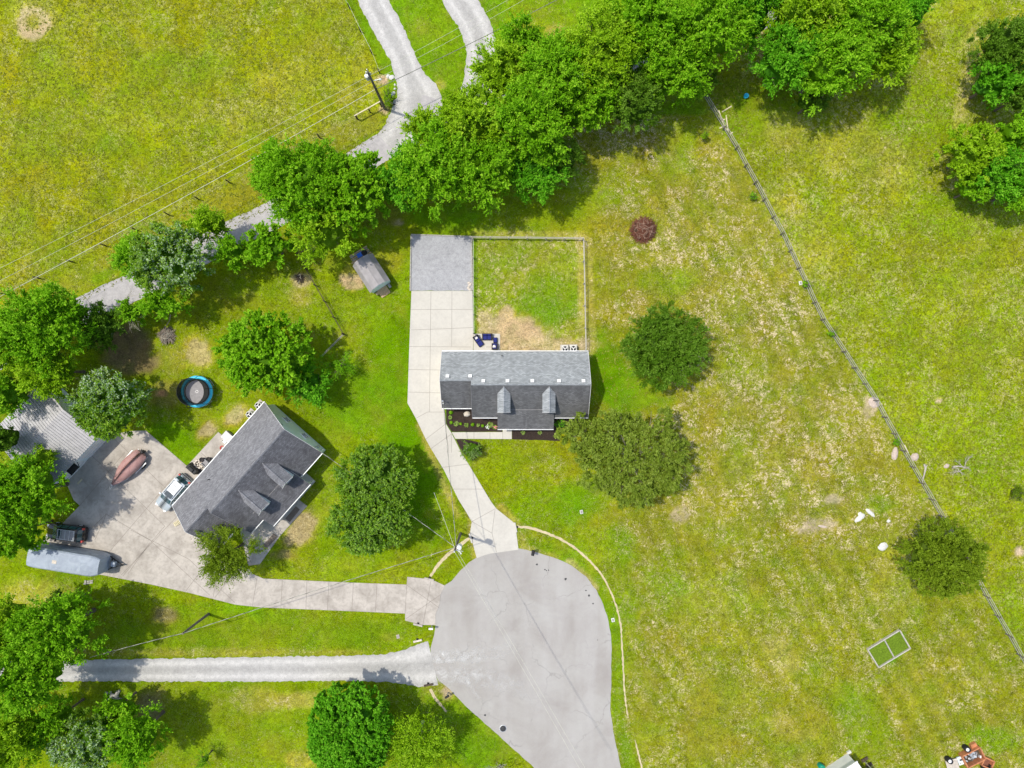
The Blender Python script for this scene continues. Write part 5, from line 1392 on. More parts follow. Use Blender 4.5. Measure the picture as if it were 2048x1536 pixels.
# timber edging of the gravel pad
for a, b, lab in (((822.5, 470), (820.7, 582), 'grey timber edging along the west side of the gravel pad'), ((942.8, 474), (945.2, 581), 'grey timber edging along the east side of the gravel pad'),
                  ((822, 469.5), (943, 473.3), 'low timber edging along the north side of the gravel pad')):
    ct = W(*a); m = MB(); A = Vector((0, 0, .07)); B = W(*b)-ct+Vector((0, 0, .07))
    for i in range(4): m.bar(A.lerp(B, i/4+.004), A.lerp(B, (i+1)/4-.004), .13, .14)
    tag(m.build('timber_edging', M['wood_grey'], loc=ct), lab, 'edging', 'timbers edging the gravel pad')

# ================================================================== UTILITY POLES AND WIRES
def pole(base, h, label, extra):
    c = W(*base); t = thing('utility_pole', label, 'utility pole', c)
    m = MB(); m.cyl((0, 0, -.05), (0, 0, h), .17, .11, 10); m.build('pole', M['pole'], t); extra(t, h); return c
def ex1(t, h):
    m = MB(); m.cyl((-.38, .12, h-2.0), (-.38, .12, h-1.2), .22, n=14); m.cyl((-.38, .12, h-1.2), (-.38, .12, h-1.12), .15, n=12); m.bar((-.2, .05, h-1.6), (0, 0, h-1.6), .06, .1); m.build('transformer', M['galv'], t)
    m = MB(); m.bar((0, 0, h-2.2), (.9, .1, h-2.0), .06, .06); m.cyl((.8, .1, h-2.12), (1.05, .12, h-2.02), .12, .07); m.build('street_light', M['white'], t)
    m = MB(); m.cyl((0, 0, h), (0, 0, h+.5), .05, n=8); m.cyl((-.25, .1, h-.7), (-.25, .1, h-.3), .06); m.cyl((.2, -.05, h-.6), (.2, -.05, h-.2), .06); m.bar((-.3, .1, h-.7), (.25, -.05, h-.6), .06, .06); m.build('insulator', M['galv'], t)
    m = MB(); m.cyl((.12, -.06, 0), (.12, -.06, h*.62), .045, n=6); m.build('conduit', M['wood_dark'], t)
def ex2(t, h):
    m = MB(); m.cyl((.42, .12, h-1.7), (.42, .12, h-.75), .27, n=16); m.lathe((.42, .12, h-.75), [(.27, 0), (.2, .08), (.001, .12)], 14); m.build('transformer', M['white'], t)
    m = MB(); m.bar((.1, 0, h-.5), (.7, -.35, h-.45), .06, .06); m.cyl((.65, -.35, h-.6), (.65, -.35, h-.2), .08); m.bar((0, 0, h-.2), (.9, -.1, h-.2), .04, .05); m.build('cutout_switch', M['galv'], t)
    m = MB(); m.cyl((0, 0, h), (0, 0, h+.35), .06, n=8); m.cyl((-.02, -.1, h-.15), (-.02, -.1, h+.25), .1, .05, n=8); m.build('insulator', M['galv'], t)
c1 = pole((770, 218), 9.6, 'tall wooden utility pole with transformer and lamp beside the north gravel drive', ex1)
c2 = pole((921, 1067), 8.3, 'wooden utility pole with round white transformer at the cul-de-sac', ex2)
c3 = pole((417, 1228), 6.3, 'short slender wooden pole in the grass strip above the lower gravel drive', lambda t, h: None)
def wire(a, b, sag, r, label, mat='wire', dashed=False, grp=None, name='power_line'):
    a = Vector(a); b = Vector(b); n = 24; m = MB(); pts = []
    for i in range(n+1):
        t_ = i/n; p = a.lerp(b, t_); p.z -= sag*4*t_*(1-t_); pts.append(p-a)
    if dashed:   # triplex bundle: two sheathed wires twisted round a bare one
        L = (b-a).length; k = int(L/.12); d = (b-a).normalized(); s_ = d.cross(Vector((0, 0, 1))).normalized(); u = s_.cross(d)
        for ph, mi in ((0, 0), (2.1, 1), (4.2, 1)):
            pp = []
            for i in range(k+1):
                t_ = i/k; p = (b-a)*t_; p.z -= sag*4*t_*(1-t_); an = ph+t_*L*3.6; pp.append(p+(s_*math.cos(an)+u*math.sin(an))*.02)
            m.tube(pp, .015, 4, mi)
        o = m.build(name, [M['wire'], M['cable']], loc=a)
    else:
        m.tube(pts, r, 5); o = m.build(name, M[mat], loc=a)
    tag(o, label, 'wire', grp); return o
NW = 'overhead lines along the lane'
t1 = c1+Vector((0, 0, 8.7)); m1 = c1+Vector((0, 0, 7.3)); l1 = c1+Vector((0, 0, 5.4))
wire(t1, W(-60, 566, 10), .5, .012, 'highest thin wire crossing the pasture west of the lane pole', grp=NW)
wire(t1, W(1120, -62, 10), .4, .012, 'highest thin wire running north-east from the lane pole over the gravel drives', grp=NW)
wire(m1, W(-60, 592, 8), .5, .013, 'middle wire crossing the pasture west of the lane pole', grp=NW)
wire(m1, W(1160, -65, 8), .4, .013, 'middle wire running north-east from the lane pole', grp=NW)
wire(l1, W(-60, 625, 6.2), .5, .026, 'thick lowest cable crossing the pasture beside the cattle trail', grp=NW)
wire(l1, W(1240, -66, 6.2), .35, .035, 'thick dark cable crossing both gravel drives toward the top edge', 'cable', grp=NW)
CS = 'lines over the cul-de-sac'
t2 = c2+Vector((0, 0, 8.5))
for i, (ex, dz, dx) in enumerate(((1172, 0, 0), (1184, -.7, .15))):
    wire(c2+Vector((dx, 0, 8.5+dz)), W(ex, 1560, 8.5+dz), .35, .014, ('left', 'right')[i]+' one of the two pale wires spanning the cul-de-sac', grp=CS)
wire(c2+Vector((.05, .1, 6.8)), W(886, 803, 4.5), .25, 0, 'twisted service cable from the cul-de-sac pole to the white house', dashed=True)
wire(c2+Vector((-.05, .1, 7.6)), W(868, 985, 4), .1, .018, 'single pale guy wire rising over the grass beside the driveway bend')
wire(c2+Vector((-.1, .1, 6.9)), O2+Matrix.Rotation(A2, 3, 'Z') @ Vector((0, -3.3, -2.7)), .3, 0, 'twisted service cable from the cul-de-sac pole to the blue house', dashed=True)
wire(c2+Vector((-.1, 0, 6.9)), c3+Vector((0, 0, 6.2)), .5, 0, 'twisted cable between the cul-de-sac pole and the short pole', dashed=True)
wire(c3+Vector((0, 0, 6.2)), W(180, 1315, 5.4), .3, 0, 'twisted cable from the short pole into the lower left trees', dashed=True)

# ================================================================== YARD OBJECTS
# trampoline
c = W(400.5, 783, 0); t = thing('trampoline', 'round trampoline with turquoise pad and black safety net', 'trampoline', c)
m = MB(); ri, ro = 1.50, 1.86; n = 40
m.lathe((0, 0, .84), [(ri, .02), (ri+.05, .08), (ro-.05, .08), (ro, .0), (ro-.02, -.05), (ri, -.03)], 40); m.build('safety_pad', M['tramp_blue'], t)
m = MB(); m.lathe((0, 0, .85), [(.001, -.02), (.6, -.01), (1.32, .0)], 36); m.lathe((0, 0, .835), [(.12, .02), (.17, .02)], 20, 1); m.build('mat', [M['mat_grey'], M['white']], t)
m = MB(); m.lathe((0, 0, .845), [(1.33, 0), (ri+.01, 0)], 36); m.build('springs', M['blackplastic'], t)
m = MB(); m.lathe((0, 0, .78), [(1.84, 0), (1.88, .04), (1.84, .08), (1.80, .04), (1.84, 0)], 32)
for i in range(4):
    a = i*math.pi/2+.4; p = Vector((1.8*math.cos(a), 1.8*math.sin(a), 0)); q = Vector((1.8*math.cos(a+.5), 1.8*math.sin(a+.5), 0))
    m.tube([p+Vector((0, 0, .8)), p+Vector((0, 0, .04)), q+Vector((0, 0, .04)), q+Vector((0, 0, .8))], .03)
m.build('frame', M['galv'], t)
for i in range(6):
    a = i*math.pi/3+.2; m = MB(); m.tube([(1.92*math.cos(a), 1.92*math.sin(a), .05), (1.9*math.cos(a), 1.9*math.sin(a), 1.9), (1.58*math.cos(a), 1.58*math.sin(a), 2.52)], .03); m.build('net_pole', M['blackplastic'], t)
m = MB(); m.lathe((0, 0, 0), [(1.47, .88), (1.49, 1.6), (1.56, 2.5)], 40); m.build('safety_net', M['net'], t)
m = MB(); m.lathe((0, 0, 2.5), [(1.54, 0), (1.56, .03), (1.59, 0), (1.56, -.03), (1.54, 0)], 36); m.build('net_ring', M['blackplastic'], t)
# lumber stack + blue bin
c = W(721, 512, 0); t = thing('lumber_stack', 'stack of weathered boards on the ground behind the barn-style shed', 'lumber', c, R(31))
m = MB(); rn = random.Random(6)
for i in range(7): m.box((rn.uniform(-.1, .1), -.66+i*.2, .12+.09*(i in (0, 1, 5, 6))), (2.5+rn.uniform(-.3, .3), .13, .09), rz=rn.uniform(-.02, .02), mi=i % 2)
for x in (-.9, .9): m.box((x, 0, .04), (.12, 1.4, .07))
m.build('boards', [M['wood_new'], M['wood_grey']], t)
c = W(720, 510, .4); t = thing('storage_bin', 'bright blue lidded bin on the lumber stack', 'bin', (c.x, c.y, .18), R(31))
m = MB(); m.box((0, 0, .17), (.62, .42, .3), top=1.06); m.build('tub', M['blue'], t); m = MB(); m.box((0, 0, .345), (.7, .5, .05), top=.93); m.build('lid', M['blue'], t)
c = W(729, 506, .3); t = thing('grill', 'small black covered item beside the blue bin', 'grill', (c.x, c.y, .18), R(31))
m = MB(); m.lathe((0, 0, 0), [(.3, 0), (.36, .2), (.34, .4), (.2, .5), (.01, .54)], 14); m.build('cover', M['blackplastic'], t)

# patio furniture of the white house
def seat_unit(name, label, cat, px, py, w, d, rz, back, pil, seats=1, z=.07):
    c = W(px, py, z); t = thing(name, label, cat, (c.x, c.y, z), rz)
    m = MB(); m.box((0, 0, .17), (w, d, .26)); 
    for sx in (-1, 1):
        for sy in (-1, 1): m.box((sx*(w/2-.05), sy*(d/2-.05), .02), (.06, .06, .06))
    if back:
        m.box((0, d/2-.05, .5), (w, .10, .45)); m.box((-w/2+.05, 0, .42), (.09, d-.12, .25)); m.box((w/2-.05, 0, .42), (.09, d-.12, .25))
    m.build('frame', M['wicker'], t)
    iw = (w-.2)/seats if back else (w-.04)/seats
    for i in range(seats):
        x = -(iw*seats)/2+iw*(i+.5)
        m = MB(); m.box((x, -.06 if back else 0, .37), (iw-.03, d-.2 if back else d-.04, .14), top=.94); m.build('cushion', M['navy'], t)
        if back: m = MB(); m.box((x, d/2-.16, .56), (iw-.04, .13, .36), top=.9); m.build('back_cushion', M['navy'], t)
    if pil: 
        c_ = thing('pillow', 'white pillow lying on the '+name.replace('_', ' '), 'pillow', t.location+Matrix.Rotation(rz, 3, 'Z') @ Vector((.05, d/2-.32, .5)), rz+.2)
        m = MB(); m.lathe((0, 0, 0), [(.001, -.07), (.16, -.06), (.22, 0), (.16, .06), (.001, .08)], 12); m.build('cushion', M['pillow'], c_)
    return t
seat_unit('outdoor_sofa', 'navy two-seat wicker sofa at the north side of the patio', 'sofa', 974.5, 674, 1.18, .75, 0, True, False, 2)
seat_unit('armchair', 'navy wicker armchair at the south-east corner of the patio', 'armchair', 989.5, 693, .70, .75, R(180), True, True)
seat_unit('ottoman', 'small navy ottoman below the sofa corner', 'ottoman', 990.5, 680.5, .46, .62, 0, False, False)
c = W(957, 682, .07); t = thing('lounge_chair', 'navy lounge chair with footrest set diagonally on the patio', 'lounge chair', (c.x, c.y, .07), R(35))
m = MB(); m.box((0, 0, .16), (.68, 1.35, .2)); m.box((0, .64, .48), (.68, .12, .5)); m.box((-.31, .3, .38), (.07, .7, .2)); m.box((.31, .3, .38), (.07, .7, .2)); m.build('frame', M['wicker'], t)
m = MB(); m.box((0, .25, .33), (.52, .6, .12), top=.95); m.build('cushion', M['navy'], t)
m = MB(); m.box((0, -.38, .33), (.54, .58, .12), top=.95); m.build('cushion', M['navy'], t)
c_ = thing('pillow', 'white pillow on the diagonal lounge chair', 'pillow', t.location+Matrix.Rotation(R(35), 3, 'Z') @ Vector((0, .42, .46)), R(35)); m = MB(); m.box((0, 0, 0), (.34, .34, .12), top=.8); m.build('cushion', M['pillow'], c_)

# air conditioners
def ac(px, py, label, rnd_=False, grp=None, rz=0):
    c = W(px, py, .8); t = thing('air_conditioner', label, 'air conditioner', (c.x, c.y, .0), rz, grp)
    m = MB(); m.box((0, 0, .04), (1.05, 1.05, .08)); m.build('base_pad', M['concrete_old'], t)
    m = MB()
    if rnd_: m.lathe((0, 0, .08), [(.40, 0), (.42, .6), (.36, .72), (.27, .72)], 18)
    else:
        m.box((0, 0, .45), (.76, .76, .72)); m.box((0, 0, .83), (.8, .8, .05), top=.95)
    m.build('cabinet', M['stone_white'], t)
    m = MB(); m.lathe((0, 0, .862), [(.30, 0), (.30, .006), (.001, .006)], 18); f = m.build('fan_guard', M['blackplastic'], t)
    m = MB()
    for i in range(3):
        a = i*2.09+.5; m.add([(0, 0, .874), (.26*math.cos(a-.3), .26*math.sin(a-.3), .874), (.26*math.cos(a+.3), .26*math.sin(a+.3), .878)], [(0, 1, 2)])
    m.lathe((0, 0, .872), [(.08, 0), (.08, .01), (.001, .012)], 10); m.build('fan', M['white'], f)
ac(1130, 697.5, 'left square air conditioner behind the white house'); ac(1146.8, 697, 'right square air conditioner behind the white house')
ac(498, 829, 'round-topped air conditioner nearer the patio of the blue house', True, None, A2); ac(516, 811, 'round-topped air conditioner at the far north corner of the blue house', True, None, A2)

# bbq, pots, box, wicker by the blue house
c = W(384, 938, .8); t = thing('grill', 'large grill under black cover at the driveway corner of the blue house', 'grill', (c.x, c.y, .05), R(-42))
m = MB(); m.box((0, 0, .5), (1.5, .62, 1.0), top=.86); m.box((0, 0, 1.08), (.8, .5, .2), top=.7); m.build('cover', M['blackplastic'], t)
c = W(397, 928, .3); t = thing('fire_pit', 'round patio fire ring of stacked pale stones beside the blue house', 'fire pit', (c.x, c.y, .06)); rn = random.Random(9)
for rr_, z, n in ((.48, .09, 9), (.46, .24, 9), (.2, .1, 5)):
    m = MB()
    for i in range(n):
        a = 6.283*i/n+z*3; m.box((rr_*math.cos(a), rr_*math.sin(a), z), (.22, .3 if rr_ > .3 else .18, .14), rz=a+rn.uniform(-.1, .1), top=.85)
    m.build('stone_ring', M['stone'], t)
for px, py, r, h, lab in ((405, 919, .28, .5, 'dark round pot next to the patio fire ring'), (418, 918, .26, .45, 'dark pot tucked under the eave of the blue house'), (399, 942, .24, .35, 'small dark pot between grill and eave of the blue house')):
    c = W(px, py, .3); t = thing('flower_pot', lab, 'pot', (c.x, c.y, .06)); m = MB(); m.lathe((0, 0, 0), [(r*.7, 0), (r, h), (r*.88, h), (r*.85, h*.85), (.001, h*.85)], 16); m.build('pot', M['wicker'], t)
c = W(411, 926, .5); t = thing('patio_chair', 'grey-brown outdoor seat pushed under the eave', 'chair', (c.x, c.y, .06), A2)
m = MB(); m.box((0, 0, .3), (.7, .65, .22)); m.box((-.32, 0, .5), (.08, .65, .3)); m.box((.32, 0, .5), (.08, .65, .3)); m.box((0, -.3, .6), (.7, .08, .5)); m.build('seat', M['mat_grey'], t)
c = W(455, 874, .5); t = thing('storage_box', 'flat grey deck box beside the back walk of the blue house', 'box', (c.x, c.y, .0), A2)
m = MB(); m.box((0, 0, .3), (.95, 1.15, .6)); m.build('box', M['mat_grey'], t); m = MB(); m.box((0, 0, .635), (1.02, 1.22, .06), top=.96); m.build('lid', M['metal_roof'], t)
c = W(448, 884, .5); t = thing('kick_scooter', 'white and dark small push toy on the back walk of the blue house', 'toy', (c.x, c.y, .06), A2)
m = MB(); m.box((0, 0, .25), (.35, .5, .3), top=.8); m.cyl((.0, .2, .3), (.0, .3, .7), .03); m.build('body', M['white'], t)
for x in (-.18, .18):
    m = MB(); m.cyl((x-.03, .2, .12), (x+.03, .2, .12), .12, n=12); m.build('wheel', M['rubber'], t)
c = W(443, 896, .3); t = thing('toy_ring', 'red ring-shaped toy by the back wall of the blue house', 'toy', (c.x, c.y, .06)); m = MB(); m.lathe((0, 0, .1), [(.16, 0), (.22, .06), (.28, 0), (.22, -.06), (.16, 0)], 16); m.build('ring', M['red'], t)
c = W(354, 1046, .4); t = thing('wooden_pallet', 'pale wooden pallet leaning by the garage end of the blue house', 'pallet', (c.x, c.y, .05), R(-60))
m = MB()
for i in range(6): m.box((0, -.45+i*.18, .13), (.5, .12, .03))
for x in (-.2, .0, .2): m.box((x, 0, .06), (.07, 1.1, .1))
m.build('slats', M['wood_pale'], t)
m = MB(); c = W(97, 968, 0)
t = thing('board', 'pale short plank lying on the concrete below the garage', 'board', W(160, 963, .06)); m.box((0, 0, .03), (.75, .18, .05), rz=R(45)); m.build('plank', M['wood_pale'], t)
# front steps and planter strip of the blue house
t = thing('planting_strip', 'narrow mulch strip with low shrubs along the front walk of the blue house', 'flower bed', W(575, 1040))
m = MB(); cc = W(575, 1040); m.prism([(p.x-cc.x, p.y-cc.y) for p in (W(592, 1012), W(600, 1019), W(580, 1044), W(571, 1037))], 0, .075); m.prism([(p.x-cc.x, p.y-cc.y) for p in (W(548, 1066), W(556, 1073), W(531, 1100), W(524, 1093))], 0, .075); m.build('mulch', M['strip'], t)

# garden plants and rocks in the mulch beds
def small_plant(px, py, r, mat, label, style='ball', grp=None, z=.03):
    c = W(px, py, 0); rng = np.random.default_rng(int(px*10)); n = 260 if style == 'ball' else 90
    if style == 'ball':
        d = rng.normal(0, 1, (n, 3)); d /= np.linalg.norm(d, axis=1, keepdims=True); d[:, 2] = abs(d[:, 2]); pos = d*r*rng.uniform(.75, 1, n)[:, None]; nr = d; L = .11; asp = .6
        dr = np.cross(nr, rng.normal(0, 1, (n, 3)))
    else:
        a = rng.uniform(0, 6.28, n); e = rng.uniform(.15, 1.1, n); dr = np.stack([np.cos(a)*np.cos(e), np.sin(a)*np.cos(e), np.sin(e)], 1); pos = dr*r*.55; nr = np.tile([0, 0, 1.], (n, 1))+rng.normal(0, .3, (n, 3)); L = r*.95; asp = .32
    dr /= np.linalg.norm(dr, axis=1, keepdims=True)+1e-9; sd_ = np.cross(dr, nr); sd_ /= np.linalg.norm(sd_, axis=1, keepdims=True)+1e-9
    sz = L*rng.uniform(.7, 1.2, n); hl = dr*(sz/2)[:, None]; hw = sd_*(sz*asp/2)[:, None]
    v = np.stack([pos-hl, pos+hw, pos+hl, pos-hw], 1).reshape(-1, 3); me = np_mesh('foliage', v, np.arange(4*n).reshape(-1, 4), M[mat])
    cl = np.ones((n, 4, 4), np.float32); cl[..., 0] = rng.random(n)[:, None]; cl[..., 1] = 0
    at = me.attributes.new('Tint', 'FLOAT_COLOR', 'POINT'); at.data.foreach_set('color', cl.ravel())
    t = thing('garden_plant', label, 'plant', (c.x, c.y, z), 0, grp); o = bpy.data.objects.new('foliage', me); COL.objects.link(o); o.parent = t; o.location = (0, 0, r*.25)
    m = MB(); m.cyl((0, 0, 0), (0, 0, r*.6), .03, .02, 6); m.build('stem', M['bark'], t)
GP = 'plants in the left mulch bed'
for px, py, r, st, lab in ((902.2, 825, .26, 'ball', 'clipped round green bush at the driveway end of the left mulch bed, topmost'), (902.6, 845, .22, 'ball', 'second round bush down the driveway side of the left mulch bed'),
    (921.5, 847.5, .18, 'ball', 'tiny round bush between the two largest hostas'), (945.5, 849, .24, 'ball', 'round green bush in the middle of the lower row of the left mulch bed'), (965.5, 851.5, .2, 'ball', 'small round bush near the pink flowers'),
    (901, 835, .28, 'leafy', 'pale hosta between the two round bushes at the driveway side'), (912.5, 847, .36, 'leafy', 'large pale hosta at the lower left of the bed'), (933, 850, .32, 'leafy', 'pale hosta left of the middle round bush'),
    (956.5, 850, .24, 'leafy', 'small pale hosta between two round bushes'), (980.5, 849, .38, 'leafy', 'largest pale hosta beside the porch corner')):
    small_plant(px, py, r, 'lf_pale' if st == 'leafy' else 'lf_bright', lab, st, GP)
for px, lab in ((1046, 'left pale hosta in the mulch before the porch'), (1079.5, 'right pale hosta in the mulch before the porch')): small_plant(px, 864.8, .3, 'lf_pale', lab, 'leafy', 'plants in the right mulch bed')
for px, py, mat, lab in ((976, 853.5, 'white', 'white flower clump by the porch corner'), (990, 854.5, 'flower_pink', 'pink flower clump against the porch corner')):
    c = W(px, py, .03); t = thing('flower_clump', lab, 'flowers', c); m = MB(); rn = random.Random(int(px))
    for i in range(26):
        a = rn.uniform(0, 6.28); q = rn.random()*.3; m.lathe((q*math.cos(a), q*math.sin(a), .12+rn.uniform(0, .14)), [(.001, -.03), (.05, -.01), (.05, .02), (.001, .03)], 6)
    m.build('blossoms', M[mat], t); m = MB(); m.lathe((0, 0, 0), [(.3, 0), (.26, .12), (.001, .16)], 10); m.build('leaves', M['grass_green'], t)
def rock(px, py, rx, ry, h, rz, mat, label, name='boulder', grp=None, seed=1):
    c = W(px, py, 0); t = MB(); rn = random.Random(seed+int(px)); vs = []; n = 12
    rings = [(1.0, 0), (1.02, .35), (.8, .75), (.4, .98)]
    jit = [[rn.uniform(.84, 1.14) for _ in range(n)] for _ in rings]
    for k_, (r, z) in enumerate(rings):
        for i in range(n):
            a = 6.283*i/n; vs.append((rx*r*jit[k_][i]*math.cos(a), ry*r*jit[k_][i]*math.sin(a), z*h*rn.uniform(.9, 1.08)))
    vs.append((0, 0, h)); fs = []
    for k_ in range(3):
        for i in range(n): fs.append((k_*n+i, k_*n+(i+1) % n, (k_+1)*n+(i+1) % n, (k_+1)*n+i))
    for i in range(n): fs.append((3*n+i, 3*n+(i+1) % n, 4*n))
    t.add(vs, fs, 0, False); o = t.build(name, M[mat], loc=(c.x, c.y, -.02), rz=rz); tag(o, label, 'rock', grp); return o
rock(933.5, 828, .38, .30, .3, .3, 'stone', 'pale flat boulder in the left mulch bed')
rock(1719, 1036, .75, .28, .3, R(35), 'stone_white', 'white stone, lower left arm of the pale pair in the east lawn')
rock(1722, 1031, .45, .3, .25, R(-55), 'stone_white', 'white stone, upper left piece of the pale group in the east lawn')
rock(1740, 1025, .70, .22, .22, R(-40), 'stone_white', 'long thin white stone pointing at the diagonal fence')
rock(1777, 1042, .22, .2, .15, 0, 'stone_white', 'small white stone between the pale group and the dark olive tree')
rock(1765.5, 1093, .6, .42, .3, R(25), 'stone_white', 'isolated white stone left of the dark olive tree')
rock(1789, 907, .38, .72, .35, R(-12), 'stone_pink', 'pinkish boulder on the lawn side of the diagonal fence')
rock(1829, 914, .42, .5, .35, R(-30), 'stone_pink', 'pinkish boulder on the pasture side of the diagonal fence')
rock(1747, 804, .55, .7, .2, R(35), 'stone_pink', 'flat pale rock slab under the diagonal fence')
rock(1893, 932, .35, .25, .2, R(30), 'stone_pink', 'small pale rock beside the fallen tree top')
rock(1645, 1053, .5, .16, .1, R(-10), 'stone_pink', 'thin pale rock sliver in the bleached grass')
for i, (x, y, r) in enumerate(((783, 155, .35), (776, 153, .25), (790, 170, .15), (790, 178, .15), (787, 187, .28), (784, 191, .22))):
    rock(x, y, r, r*.8, .2, i, 'stone_white', ['largest edging stone, north of the spiky plant by the utility pole', 'second edging stone at the top of the spiky plant', 'upper small edging stone beside the gravel drive', 'lower small edging stone beside the gravel drive', 'long edging stone at the south-east of the spiky plant', 'southernmost edging stone of the spiky plant'][i], 'edging_stone', 'stones ringing the plant by the utility pole', i)
for i, (x, y) in enumerate(((938, 566), (939, 571), (937, 576), (940, 579), (941, 569))): rock(x, y, .2, .16, .2, i, 'stone', 'tan rock in the small heap at the gravel pad corner', 'rock', 'rock heap at the gravel pad corner', i)
# lumber laid on the grass by the fence
for i, (a, b) in enumerate((((1437, 221), (1446, 247)), ((1446, 247), (1452.5, 262)), ((1452, 231), (1456, 264)), ((1444, 224), (1463, 212.5)), ((1442, 240.5), (1449.5, 239)), ((1438.5, 257), (1450.5, 251.5)), ((1460.5, 268.5), (1465.5, 264.5)))):
    lab = ['upper part of the left board', 'lower part of the left board', 'long right board', 'slanting board at the top', 'short upper crosspiece', 'short lower crosspiece', 'stub at the bottom'][i]+' of the pale lumber by the diagonal fence'
    p = W(*a); q = W(*b)-p; m = MB(); m.bar((0, 0, .04), q+Vector((0, 0, .04)), .13, .05); tag(m.build('board', M['wood_pale'], loc=p), lab, 'board', 'loose boards by the diagonal fence')
m = MB(); p = W(1808, 890); m.bar((0, 0, .08), W(1816, 906)-p+Vector((0, 0, .04)), .13, .05); tag(m.build('board', M['wood_pale'], loc=p), 'fallen fence rail lying beside the fence near the pinkish boulders', 'board')
# blue tub
c = W(1490.5, 194, 0); t = thing('water_tub', 'small dark blue tub in tree shade at the pasture top', 'tub', c); m = MB(); m.lathe((0, 0, 0), [(.2, 0), (.28, .45), (.26, .45), (.18, .1), (.001, .1)], 16); m.build('tub', M['tramp_blue'], t)
# raised bed
cs = [(1736, 1299.5), (1800, 1260.5), (1821, 1297), (1758, 1335.5)]; c = W(1778, 1298); t = thing('raised_bed', 'rectangular white-framed raised garden bed with a divider on the lawn', 'raised bed', c)
P4 = [W(x, y, .3)-Vector((c.x, c.y, .3)) for x, y in cs]
for i in range(4):
    a, b_ = P4[i], P4[(i+1) % 4]; m = MB(); m.bar(a+Vector((0, 0, .16)), b_+Vector((0, 0, .16)), .12, .32); m.build('frame_board', M['wood_white'], t)
m = MB(); a = P4[0].lerp(P4[1], .52); b_ = P4[3].lerp(P4[2], .50); m.bar(a+Vector((0, 0, .14)), b_+Vector((0, 0, .14)), .13, .22); m.build('divider', M['wood_grey'], t)
m = MB(); m.prism([(p.x*.97, p.y*.97) for p in P4], 0, .1); m.build('grass_fill', M['grass_bed'], t)
# mailboxes
def mailbox(px, py, mat, label, rz, bx=(.5, .2)):
    c = W(px, py, 0); t = thing('mailbox', label, 'mailbox', c, rz)
    m = MB(); m.box((0, 0, .5), (.1, .1, 1.0)); m.build('post', M['wood_grey'], t)
    m = MB(); m.box((0, 0, 1.08), (bx[0], bx[1], .16)); m.cyl((-bx[0]/2, 0, 1.15), (bx[0]/2, 0, 1.15), bx[1]/2, n=12); b_ = m.build('box', M[mat], t); m = MB(); m.box((.1, -bx[1]/2-.02, 1.18), (.05, .015, .14)); m.build('flag', M['red'], b_)
mailbox(1065.5, 1101, 'blackplastic', 'black mailbox on the grass edge east of the white house driveway', R(80), (.62, .36))
mailbox(864, 1251, 'white', 'white mailbox at the apron of the west driveway', R(0)); mailbox(896, 1385, 'blackplastic', 'dark mailbox on a post south of the gravel drive mouth', R(30))
# culvert headwalls
for a, b_, mat, lab in (((1029, 1045), (1033, 1064), 'concrete', 'low concrete headwall east of the white house driveway mouth'), ((939, 1067), (944, 1085), 'concrete', 'low concrete headwall west of the white house driveway mouth'),
                    ((849, 1155.5), (868, 1160), 'concrete_old', 'low concrete headwall on the north side of the west driveway apron'), ((827, 1247), (845, 1251.5), 'concrete_old', 'low concrete headwall on the south side of the west driveway apron'),
                    ((827, 1283), (844, 1279), 'stone', 'pale headwall block north of the lower gravel drive mouth'), ((848, 1371), (866, 1367.5), 'wood_dark', 'dark pipe edge south of the lower gravel drive mouth')):
    p = W(*a); q = W(*b_)-p; m = MB(); m.bar((0, 0, .08), q+Vector((0, 0, .08)), .2, .2); d = q.normalized(); m.cyl(q*.5+Vector((-d.y*.02, d.x*.02, .04)), q*.5+Vector((-d.y*.28, d.x*.28, .04)), .13, n=10, mi=1)
    tag(m.build('culvert_headwall', [M[mat], M['blackplastic']], loc=p), lab, 'culvert')
# utility covers
for x, y, mat, lab in ((1163, 1024, 'stone_white', 'small pale meter box lid in the lawn south of the olive tree'), (796, 1273, 'stone_pink', 'round utility lid in the grass above the lower gravel drive mouth'), (1226, 1240, 'white', 'tiny white marker beside the curved worn path'), (1601, 566, 'white', 'small white sign board at the diagonal fence')):
    c = W(x, y, 0); t = thing('ground_cover_lid', lab, 'utility lid', c, .2); m = MB(); m.box((0, 0, .03), (.36, .46, .06), top=.92); m.build('rim', M[mat], t); m = MB(); m.box((0, 0, .065), (.22, .32, .02)); m.build('lid', M['mat_grey'], t)
# white sheet bottom left
t = thing('metal_sheet', 'white sheet of metal lying among the lower left trees', 'sheet', W(66, 1440)); m = MB(); m.slab([(-.35, .5, .1), (-.3, -.7, .06), (.2, -.7, .06), (.35, .5, .12)], .03); m.build('panel', M['white_roof'], t)
# trailer jack block
t = thing('wooden_block', 'grey boards on the grass behind the trailer hitch', 'boards', W(177, 1166)); m = MB(); m.box((0, 0, .05), (1.1, .2, .08), rz=.15); m.box((.2, .25, .05), (.7, .15, .08), rz=.1); m.box((-.3, .1, .12), (.2, .5, .06)); m.build('boards', M['wood_grey'], t)
